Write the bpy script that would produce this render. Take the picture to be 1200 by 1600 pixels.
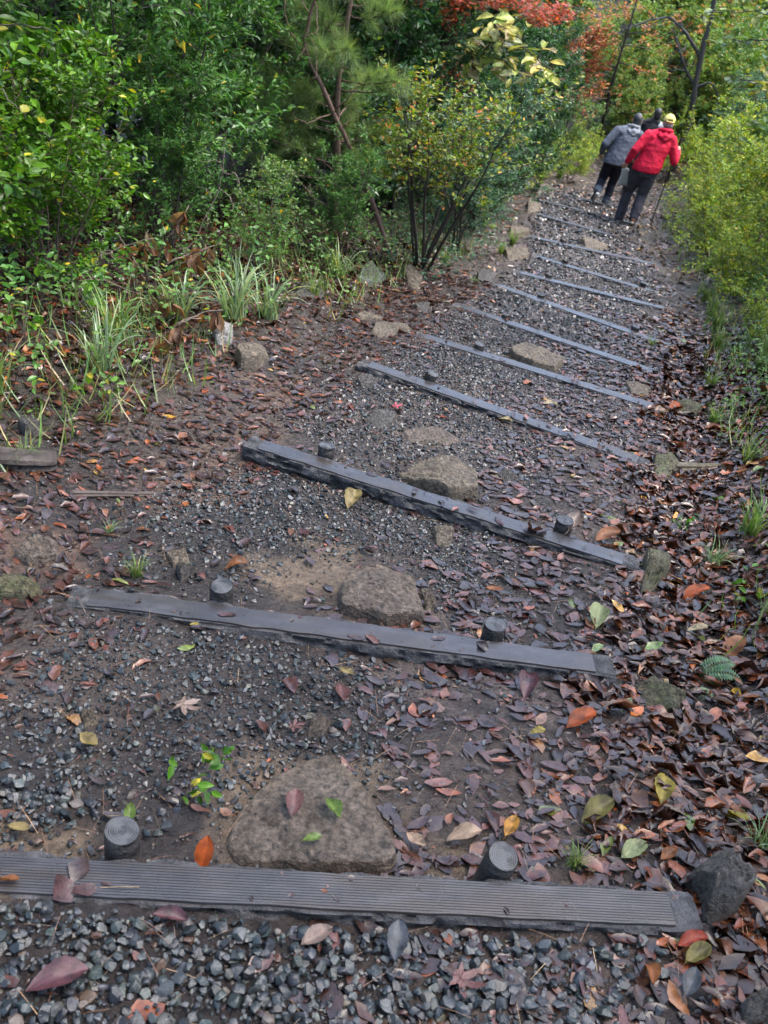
import bpy, bmesh, math, random
import numpy as np
from mathutils import Vector, Matrix

for o in list(bpy.data.objects):
    bpy.data.objects.remove(o)
sc = bpy.context.scene
COL = sc.collection
rad = math.radians

# ------------------------------------------------------------------ camera
CAM_POS = (0.0, 0.0, 1.8)
PITCH, ROLL = rad(35), rad(11)
cam_data = bpy.data.cameras.new('camera')
cam_data.sensor_width = 17.3
cam_data.sensor_height = 17.3
cam_data.sensor_fit = 'AUTO'
cam_data.lens = 17.3 * 1450 / 1600
cam_data.clip_start = 0.05
cam_data.clip_end = 400
cam_data.dof.use_dof = True
cam_data.dof.focus_distance = 3.2
cam_data.dof.aperture_fstop = 3.2
cam = bpy.data.objects.new('camera', cam_data)
COL.objects.link(cam)
fwd = Vector((0, math.cos(PITCH), -math.sin(PITCH)))
upv = Vector((0, math.sin(PITCH), math.cos(PITCH)))
rgt = Vector((1, 0, 0))
cx = rgt * math.cos(ROLL) + upv * math.sin(ROLL)
cu = -rgt * math.sin(ROLL) + upv * math.cos(ROLL)
M = Matrix((cx, cu, -fwd)).transposed().to_4x4()
M.translation = CAM_POS
cam.matrix_world = M
sc.camera = cam

# ------------------------------------------------------------------ sky, sun, exposure (overcast daylight)
SUN_EL, SUN_AZ = rad(64), rad(75)
world = bpy.data.worlds.new('World')
sc.world = world
world.use_nodes = True
wn, wl = world.node_tree.nodes, world.node_tree.links
wn.clear()
sky = wn.new('ShaderNodeTexSky')
sky.sky_type = 'NISHITA'
sky.sun_disc = False
sky.sun_elevation = SUN_EL
sky.sun_rotation = SUN_AZ
sky.dust_density = 3.0
sky.air_density = 1.0
sky.ozone_density = 0.8
bg = wn.new('ShaderNodeBackground')
bg.inputs['Strength'].default_value = 0.15
wo = wn.new('ShaderNodeOutputWorld')
wl.new(sky.outputs[0], bg.inputs['Color'])
wl.new(bg.outputs[0], wo.inputs['Surface'])
sun_data = bpy.data.lights.new('sun', 'SUN')
sun_data.energy = 0.9
sun_data.angle = rad(24)
sun_data.color = (1.0, 0.97, 0.93)
sun = bpy.data.objects.new('sun', sun_data)
COL.objects.link(sun)
sdir = Vector((math.sin(SUN_AZ) * math.cos(SUN_EL), math.cos(SUN_AZ) * math.cos(SUN_EL), math.sin(SUN_EL)))
sun.rotation_euler = (-sdir).to_track_quat('-Z', 'Y').to_euler()
sun.location = sdir * 30
sc.view_settings.view_transform = 'Standard'
sc.view_settings.look = 'None'
sc.view_settings.exposure = 2.4
sc.view_settings.gamma = 1.0
sc.view_settings.use_curve_mapping = False
cy = sc.cycles
cy.max_bounces = 6
cy.diffuse_bounces = 3
cy.glossy_bounces = 3
cy.transmission_bounces = 4
cy.transparent_max_bounces = 6
cy.caustics_reflective = False
cy.caustics_refractive = False
cy.use_denoising = True
cy.sample_clamp_indirect = 6.0

# ------------------------------------------------------------------ helpers
def rng_of(seed):
    return np.random.default_rng(seed)

def sstep(a, b, x):
    t = np.clip((x - a) / (b - a), 0, 1)
    return t * t * (3 - 2 * t)

def _hash(ix, iy, seed):
    h = (ix.astype(np.int64) * 374761393 + iy.astype(np.int64) * 668265263 + seed * 974634777) & 0x7fffffff
    h = ((h ^ (h >> 13)) * 1274126177) & 0x7fffffff
    h = h ^ (h >> 16)
    return (h & 0xffff) / 65535.0

def vnoise(x, y, seed=0):
    x = np.asarray(x, float); y = np.asarray(y, float)
    ix = np.floor(x); iy = np.floor(y)
    fx = x - ix; fy = y - iy
    fx = fx * fx * (3 - 2 * fx); fy = fy * fy * (3 - 2 * fy)
    a = _hash(ix, iy, seed); b = _hash(ix + 1, iy, seed)
    c = _hash(ix, iy + 1, seed); d = _hash(ix + 1, iy + 1, seed)
    return (a * (1 - fx) + b * fx) * (1 - fy) + (c * (1 - fx) + d * fx) * fy

def fbm(x, y, seed=0, octv=4):
    s = 0; a = 0.5; n = 0
    for i in range(octv):
        s = s + a * vnoise(x * 2 ** i + 13.7 * i, y * 2 ** i - 7.1 * i, seed + i)
        n += a; a *= 0.5
    return s / n

# step logs: left end, right end (metres; x right, y down the trail), height of the top
STEP = 0.228
LOGS = [(-0.90, 1.009, 0.859, 1.273), (-0.92, 2.132, 0.835, 2.281), (-0.675, 3.578, 1.104, 3.211),
        (-0.317, 5.056, 1.385, 4.506), (-0.014, 6.11, 1.697, 5.689), (0.233, 7.358, 1.908, 6.767),
        (0.60, 8.62, 2.28, 7.93), (0.87, 9.722, 2.542, 9.484), (1.136, 11.058, 2.766, 10.592),
        (1.187, 12.484, 2.984, 12.334), (1.40, 14.39, 3.08, 13.84), (1.60, 15.99, 3.24, 15.66),
        (1.85, 17.48, 3.50, 17.30)]
# how far the log stands out of the ground on its uphill side, left end and right end
SHOW = [(-.008, .008), (-.002, .02), (.068, .010), (.03, -.012), (-.01, -.005), (-.01, -.005), (-.016, -.014), (-.006, -.004),
        (-.012, -.012), (-.01, -.012), (-.006, -.01), (-.005, -.01), (-.005, -.01)]
_l = []
for k, (ax, ay, bx_, by_) in enumerate(LOGS):
    c = np.array([(ax + bx_) / 2, (ay + by_) / 2]); d = np.array([bx_ - ax, by_ - ay]); d = d / np.linalg.norm(d)
    _l.append((c, d, -STEP * k, SHOW[k]))
c0, d0, z0, s0 = _l[0]
_l.insert(0, (c0 + np.array([0.1, -1.15]), d0, z0 + STEP, (.03, .03)))
_l.insert(0, (_l[0][0] + np.array([0.1, -1.15]), d0, z0 + 2 * STEP, (.03, .03)))
for i in range(5):
    c1, d1, z1, s1 = _l[-1]
    dd = np.array([math.cos(rad(-8 - 5 * i)), math.sin(rad(-8 - 5 * i))])
    _l.append((c1 + 1.6 * np.array([-dd[1], dd[0]]), dd, z1 - 0.14, (0, 0)))
LC = np.array([q[0] for q in _l]); LD = np.array([q[1] for q in _l]); LZ = np.array([q[2] for q in _l])
LS = np.array([q[3] for q in _l]); LN = np.stack([-LD[:, 1], LD[:, 0]], 1)
NL = len(_l)

def trail(x, y):
    """index of the log uphill of a point, how far along the tread (0..1), metres to the right of the middle"""
    x = np.asarray(x, float); y = np.asarray(y, float)
    d = np.stack([(x - LC[k, 0]) * LN[k, 0] + (y - LC[k, 1]) * LN[k, 1] for k in range(NL)], 0)
    k = np.clip((d >= 0).sum(0) - 1, 0, NL - 2)
    dk = np.take_along_axis(d, k[None], 0)[0]; dk1 = np.take_along_axis(d, (k + 1)[None], 0)[0]
    den = np.where(np.abs(dk - dk1) < 1e-4, 1e-4, dk - dk1)
    u = np.clip(dk / den, 0, 1)
    ax = LC[k, 0] * (1 - u) + LC[k + 1, 0] * u; ay = LC[k, 1] * (1 - u) + LC[k + 1, 1] * u
    lx = LD[k, 0] * (1 - u) + LD[k + 1, 0] * u; ly = LD[k, 1] * (1 - u) + LD[k + 1, 1] * u
    t = (x - ax) * lx + (y - ay) * ly
    return k, u, t

def ground_z(x, y):
    x = np.asarray(x, float); y = np.asarray(y, float)
    k, u, t = trail(x, y)
    q = np.clip(t / 1.8 + 0.5, 0, 1)
    show = LS[k + 1, 0] * (1 - q) + LS[k + 1, 1] * q
    zt = (LZ[k] - 0.085) * (1 - u) + (LZ[k + 1] - 0.018 - show) * u
    zt = zt + 0.018 * (fbm(x * 3.1, y * 3.1, 5, 3) - 0.5) - 0.02 * np.exp(-((t - 0.15) / 0.45) ** 2)
    yy = np.clip(y + 0.14 * x, -3, 19.5)
    zg = np.interp(yy, LC[:, 1] + 0.14 * LC[:, 0], LZ - 0.10)
    xc = np.interp(y, LC[:, 1], LC[:, 0]); tg = x - xc
    far = np.clip(y - 19.5, 0, None)
    zg = zg - 0.06 * np.minimum(far, 10) + 0.32 * np.clip(far - 9, 0, None) ** 1.05
    right = 0.46 * sstep(0.95, 2.3, tg) + 0.22 * np.clip(tg - 2.3, 0, None) * (1 + 0.0 * y)
    left = 0.05 * sstep(0.9, 1.6, -tg) + 0.05 * np.clip(-tg - 1.6, 0, None) + 0.10 * sstep(2.0, 3.4, -tg)
    zs = zg + right + left + 0.10 * (fbm(x * 0.9 + 4, y * 0.9, 9, 3) - 0.5) + 0.035 * (fbm(x * 4, y * 4, 17, 3) - 0.5)
    zs = zs + 0.5 * (fbm(x * 0.12, y * 0.12, 31, 3) - 0.5) * sstep(4, 12, np.abs(tg))
    tt = np.where(np.abs(tg) < 1.6, t, tg)
    w = sstep(0.85, 1.55, np.abs(tt))
    return zt * (1 - w) + zs * w

def gz(x, y):
    return float(ground_z(np.array([x]), np.array([y]))[0])
# ------------------------------------------------------------------ mesh helpers
def mesh_np(name, V, faces, col=None, smooth=False, mat=None):
    """V (n,3); faces: list of int arrays (m,3) and (m,4); col (n,3) linear colours"""
    V = np.ascontiguousarray(V, dtype=np.float32)
    faces = [np.asarray(f, dtype=np.int32) for f in faces if len(f)]
    loops = np.concatenate([f.ravel() for f in faces])
    sizes = np.concatenate([np.full(len(f), f.shape[1], np.int32) for f in faces])
    starts = np.concatenate([[0], np.cumsum(sizes)[:-1]]).astype(np.int32)
    me = bpy.data.meshes.new(name)
    me.vertices.add(len(V)); me.vertices.foreach_set('co', V.ravel())
    me.loops.add(len(loops)); me.loops.foreach_set('vertex_index', loops)
    me.polygons.add(len(sizes)); me.polygons.foreach_set('loop_start', starts)
    me.update(calc_edges=True)
    if col is not None:
        a = me.color_attributes.new('Col', 'FLOAT_COLOR', 'POINT')
        c = np.ones((len(V), 4), np.float32); c[:, :3] = col
        a.data.foreach_set('color', c.ravel())
    if smooth: me.shade_smooth()
    else: me.shade_flat()
    if mat: me.materials.append(mat)
    return me

def link(name, me, parent=None, loc=(0, 0, 0), rot=(0, 0, 0), scale=(1, 1, 1)):
    o = bpy.data.objects.new(name, me); COL.objects.link(o)
    o.parent = parent; o.location = loc; o.rotation_euler = rot; o.scale = scale
    return o

def tag(o, label=None, cat=None, group=None, kind=None):
    if label: o['label'] = label
    if cat: o['category'] = cat
    if group: o['group'] = group
    if kind: o['kind'] = kind
    return o

def empty(name, loc=(0, 0, 0), rotz=0.0, scale=1.0):
    o = bpy.data.objects.new(name, None); COL.objects.link(o)
    o.location = loc; o.rotation_euler = (0, 0, rotz); o.scale = (scale,) * 3
    o.empty_display_size = 0.05
    return o

class MB:
    """collects pieces of one mesh"""
    def __init__(s): s.V = []; s.T = []; s.Q = []; s.C = []; s.n = 0
    def add(s, V, T=None, Q=None, C=None):
        V = np.asarray(V, float)
        if T is not None and len(T): s.T.append(np.asarray(T) + s.n)
        if Q is not None and len(Q): s.Q.append(np.asarray(Q) + s.n)
        s.V.append(V); s.C.append(np.broadcast_to(np.asarray(C if C is not None else (1, 1, 1), float), (len(V), 3)))
        s.n += len(V)
    def mesh(s, name, mat, smooth=False):
        f = []
        if s.T: f.append(np.concatenate(s.T))
        if s.Q: f.append(np.concatenate(s.Q))
        return mesh_np(name, np.concatenate(s.V), f, np.concatenate(s.C), smooth, mat)

def unit(v):
    v = np.asarray(v, float)
    return v / (np.linalg.norm(v, axis=-1, keepdims=True) + 1e-9)

def tube(mb, P, R, sides=5, C=(1, 1, 1), cap=True):
    P = np.asarray(P, float); n = len(P); R = np.broadcast_to(np.asarray(R, float), (n,))
    D = unit(np.gradient(P, axis=0))
    ref = np.array([0, 0, 1.0]) if abs(D[0, 2]) < 0.9 else np.array([1.0, 0, 0])
    X = unit(np.cross(D, ref)); Y = np.cross(D, X)
    a = np.arange(sides) / sides * 2 * np.pi
    V = P[:, None] + R[:, None, None] * (np.cos(a)[None, :, None] * X[:, None] + np.sin(a)[None, :, None] * Y[:, None])
    V = V.reshape(-1, 3)
    i = np.arange(n - 1)[:, None] * sides; j = np.arange(sides)[None]; j2 = (j + 1) % sides
    Q = np.stack([i + j, i + j2, i + sides + j2, i + sides + j], -1).reshape(-1, 4)
    T = None
    if cap:
        V = np.vstack([V, P[0], P[-1]]); b = n * sides
        jj = np.arange(sides); T = np.vstack([np.stack([np.full(sides, b), (jj + 1) % sides, jj], 1),
            np.stack([np.full(sides, b + 1), (n - 1) * sides + jj, (n - 1) * sides + (jj + 1) % sides], 1)])
    mb.add(V, T, Q, C)

# leaf outlines, length 1 along x, a fold along the middle
def leaf_template(w=0.45, fold=0.10, bend=0.10, kind='oval'):
    xs = np.array([0.30, 0.65]); hw = np.array([0.46, 0.42]) if kind == 'oval' else np.array([0.30, 0.5])
    if kind == 'lance': hw = np.array([0.5, 0.34])
    V = [(0, 0, 0)]
    for x, h in zip(xs, hw):
        V += [(x, h * w, fold * w - bend * x * x), (x, 0, -bend * x * x), (x, -h * w, fold * w - bend * x * x)]
    V += [(1, 0, -bend * 1.3)]
    T = [(0, 2, 1), (0, 3, 2), (4, 5, 7), (5, 6, 7)]
    Q = [(1, 2, 5, 4), (2, 3, 6, 5)]
    return np.array(V), np.array(T), np.array(Q)

def leaf_small(w=0.5, fold=0.12):
    V = np.array([(0, 0, 0), (0.45, w / 2, fold), (1, 0, -0.05), (0.45, -w / 2, fold)])
    return V, np.array([(0, 2, 1), (0, 3, 2)]), np.zeros((0, 4), int)

def leaf_maple():
    ang = np.radians([-150, -108, -78, -52, -30, 0, 30, 52, 78, 108, 150])
    r = np.array([0.28, 0.55, 0.30, 0.9, 0.36, 1.0, 0.36, 0.9, 0.30, 0.55, 0.28]) * 0.6
    V = [(0.15, 0, 0)] + [(0.3 + rr * math.cos(a) * 0.8, rr * math.sin(a), -0.12 * rr) for a, rr in zip(ang, r)]
    V += [(0.0, 0, 0.02)]
    T = [(0, i, i + 1) for i in range(1, 11)] + [(0, 11, 12), (0, 12, 1)]
    return np.array(V), np.array(T), np.zeros((0, 4), int)

def put_leaves(mb, P, D, N, S, tmpl, C, W=None):
    """one copy of the template at every P, along D, facing N, S long"""
    V, T, Q = tmpl
    n = len(P)
    if n == 0: return
    X = unit(D); Z = unit(N - (N * X).sum(1, keepdims=True) * X); Y = np.cross(Z, X)
    W = np.ones(n) if W is None else W
    B = P[:, None] + S[:, None, None] * (V[None, :, 0:1] * X[:, None] + (W[:, None] * V[None, :, 1])[..., None] * Y[:, None] + V[None, :, 2:3] * Z[:, None])
    m = len(V); off = (np.arange(n) * m)[:, None, None]
    mb.add(B.reshape(-1, 3), (T[None] + off).reshape(-1, 3) if len(T) else None,
           (Q[None] + off).reshape(-1, 4) if len(Q) else None, np.repeat(C, m, axis=0))

def pick(r, n, pal, jit=0.25):
    """colours from a palette [(weight, (r,g,b)), ...] with brightness jitter"""
    w = np.array([p[0] for p in pal], float); c = np.array([p[1] for p in pal])
    i = r.choice(len(pal), n, p=w / w.sum())
    out = c[i] * (1 + jit * (r.random((n, 1)) * 2 - 1))
    return out * (1 + 0.10 * (r.random((n, 3)) * 2 - 1))

def rand_dir(r, n):
    v = r.normal(size=(n, 3)); return unit(v)

# ------------------------------------------------------------------ materials
def new_mat(name):
    m = bpy.data.materials.new(name); m.use_nodes = True
    nt = m.node_tree; b = nt.nodes['Principled BSDF']
    return m, nt, b

def node(nt, typ, **kw):
    n = nt.nodes.new(typ)
    for k, v in kw.items():
        if k in n.inputs: n.inputs[k].default_value = v
        else: setattr(n, k, v)
    return n

def ramp(nt, stops):
    n = nt.nodes.new('ShaderNodeValToRGB'); e = n.color_ramp.elements
    while len(e) < len(stops): e.new(0.5)
    for el, (p, c) in zip(e, stops):
        el.position = p; el.color = (*c, 1) if len(c) == 3 else c
    return n

def col_mat(name, rough=(0.35, 0.6), noise_scale=30, noise_amt=0.5, bump=0.0, bump_scale=60, spec=0.5, trans=0.0, coords='Object', bump_dist=0.01, rscale=6):
    """colour from the mesh's own colours, broken up by noise"""
    m, nt, b = new_mat(name); L = nt.links
    at = node(nt, 'ShaderNodeVertexColor', layer_name='Col')
    tc = node(nt, 'ShaderNodeTexCoord')
    no = node(nt, 'ShaderNodeTexNoise', Scale=noise_scale, Detail=4.0, Roughness=0.6)
    L.new(tc.outputs[coords], no.inputs['Vector'])
    mr = node(nt, 'ShaderNodeMapRange')
    mr.inputs['From Min'].default_value = 0.3; mr.inputs['From Max'].default_value = 0.7
    mr.inputs['To Min'].default_value = 1 - noise_amt; mr.inputs['To Max'].default_value = 1 + noise_amt
    L.new(no.outputs['Fac'], mr.inputs['Value'])
    vm = node(nt, 'ShaderNodeVectorMath', operation='SCALE')
    L.new(at.outputs['Color'], vm.inputs[0]); L.new(mr.outputs[0], vm.inputs['Scale'])
    L.new(vm.outputs[0], b.inputs['Base Color'])
    n2 = node(nt, 'ShaderNodeTexNoise', Scale=rscale, Detail=3.0)
    L.new(tc.outputs[coords], n2.inputs['Vector'])
    m2 = node(nt, 'ShaderNodeMapRange')
    m2.inputs['From Min'].default_value = 0.35; m2.inputs['From Max'].default_value = 0.65
    m2.inputs['To Min'].default_value = rough[0]; m2.inputs['To Max'].default_value = rough[1]
    L.new(n2.outputs['Fac'], m2.inputs['Value']); L.new(m2.outputs[0], b.inputs['Roughness'])
    b.inputs['Specular IOR Level'].default_value = spec
    if bump:
        n3 = node(nt, 'ShaderNodeTexNoise', Scale=bump_scale, Detail=6.0, Roughness=0.65)
        L.new(tc.outputs[coords], n3.inputs['Vector'])
        bp = node(nt, 'ShaderNodeBump', Strength=bump, Distance=bump_dist)
        L.new(n3.outputs['Fac'], bp.inputs['Height']); L.new(bp.outputs[0], b.inputs['Normal'])
    if trans:
        tr = node(nt, 'ShaderNodeBsdfTranslucent')
        sc2 = node(nt, 'ShaderNodeVectorMath', operation='MULTIPLY')
        sc2.inputs[1].default_value = (1.5, 1.5, 0.7)
        L.new(vm.outputs[0], sc2.inputs[0]); L.new(sc2.outputs[0], tr.inputs['Color'])
        mx = node(nt, 'ShaderNodeMixShader', Fac=trans)
        out = nt.nodes['Material Output']
        L.new(b.outputs[0], mx.inputs[1]); L.new(tr.outputs[0], mx.inputs[2]); L.new(mx.outputs[0], out.inputs['Surface'])
    return m

MAT = {}
MAT['leaf'] = col_mat('living leaf', (0.26, 0.45), 25, 0.25, trans=0.34, spec=0.32)
MAT['autumn'] = col_mat('autumn leaf', (0.35, 0.55), 25, 0.25, trans=0.35, spec=0.35)
MAT['litter'] = col_mat('wet fallen leaf', (0.08, 0.34), 45, 0.55, spec=0.5, bump=0.35, bump_scale=90, bump_dist=0.004, trans=0.06)
MAT['grass'] = col_mat('grass blade', (0.35, 0.55), 8, 0.2, trans=0.3)
MAT['bark'] = col_mat('shrub bark', (0.5, 0.8), 40, 0.45, bump=0.6, bump_scale=50)
MAT['gravel'] = col_mat('wet crushed stone', (0.10, 0.38), 60, 0.3, bump=0.6, bump_scale=90, bump_dist=0.006, rscale=14, spec=0.65)
MAT['rock'] = col_mat('weathered rock', (0.30, 0.66), 60, 0.8, bump=1.0, bump_scale=85, bump_dist=0.03, rscale=9)
MAT['ground'] = col_mat('wet trail soil', (0.07, 0.42), 30, 0.55, bump=1.0, bump_scale=48, bump_dist=0.022, rscale=5, spec=0.55)
MAT['logtop'] = col_mat('wet step tread', (0.16, 0.36), 12, 0.22, bump=0.25, bump_scale=120, bump_dist=0.003, rscale=5)
MAT['logbark'] = col_mat('wet step bark', (0.22, 0.55), 25, 0.5, bump=1.0, bump_scale=32, bump_dist=0.03, spec=0.4)
MAT['cloth'] = col_mat('cloth', (0.7, 0.9), 9, 0.22, bump=0.6, bump_scale=11, bump_dist=0.05, spec=0.25)
MAT['skin'] = col_mat('skin', (0.5, 0.6), 20, 0.08)
MAT['hair'] = col_mat('hair', (0.45, 0.6), 120, 0.35, bump=0.5, bump_scale=150)
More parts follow.
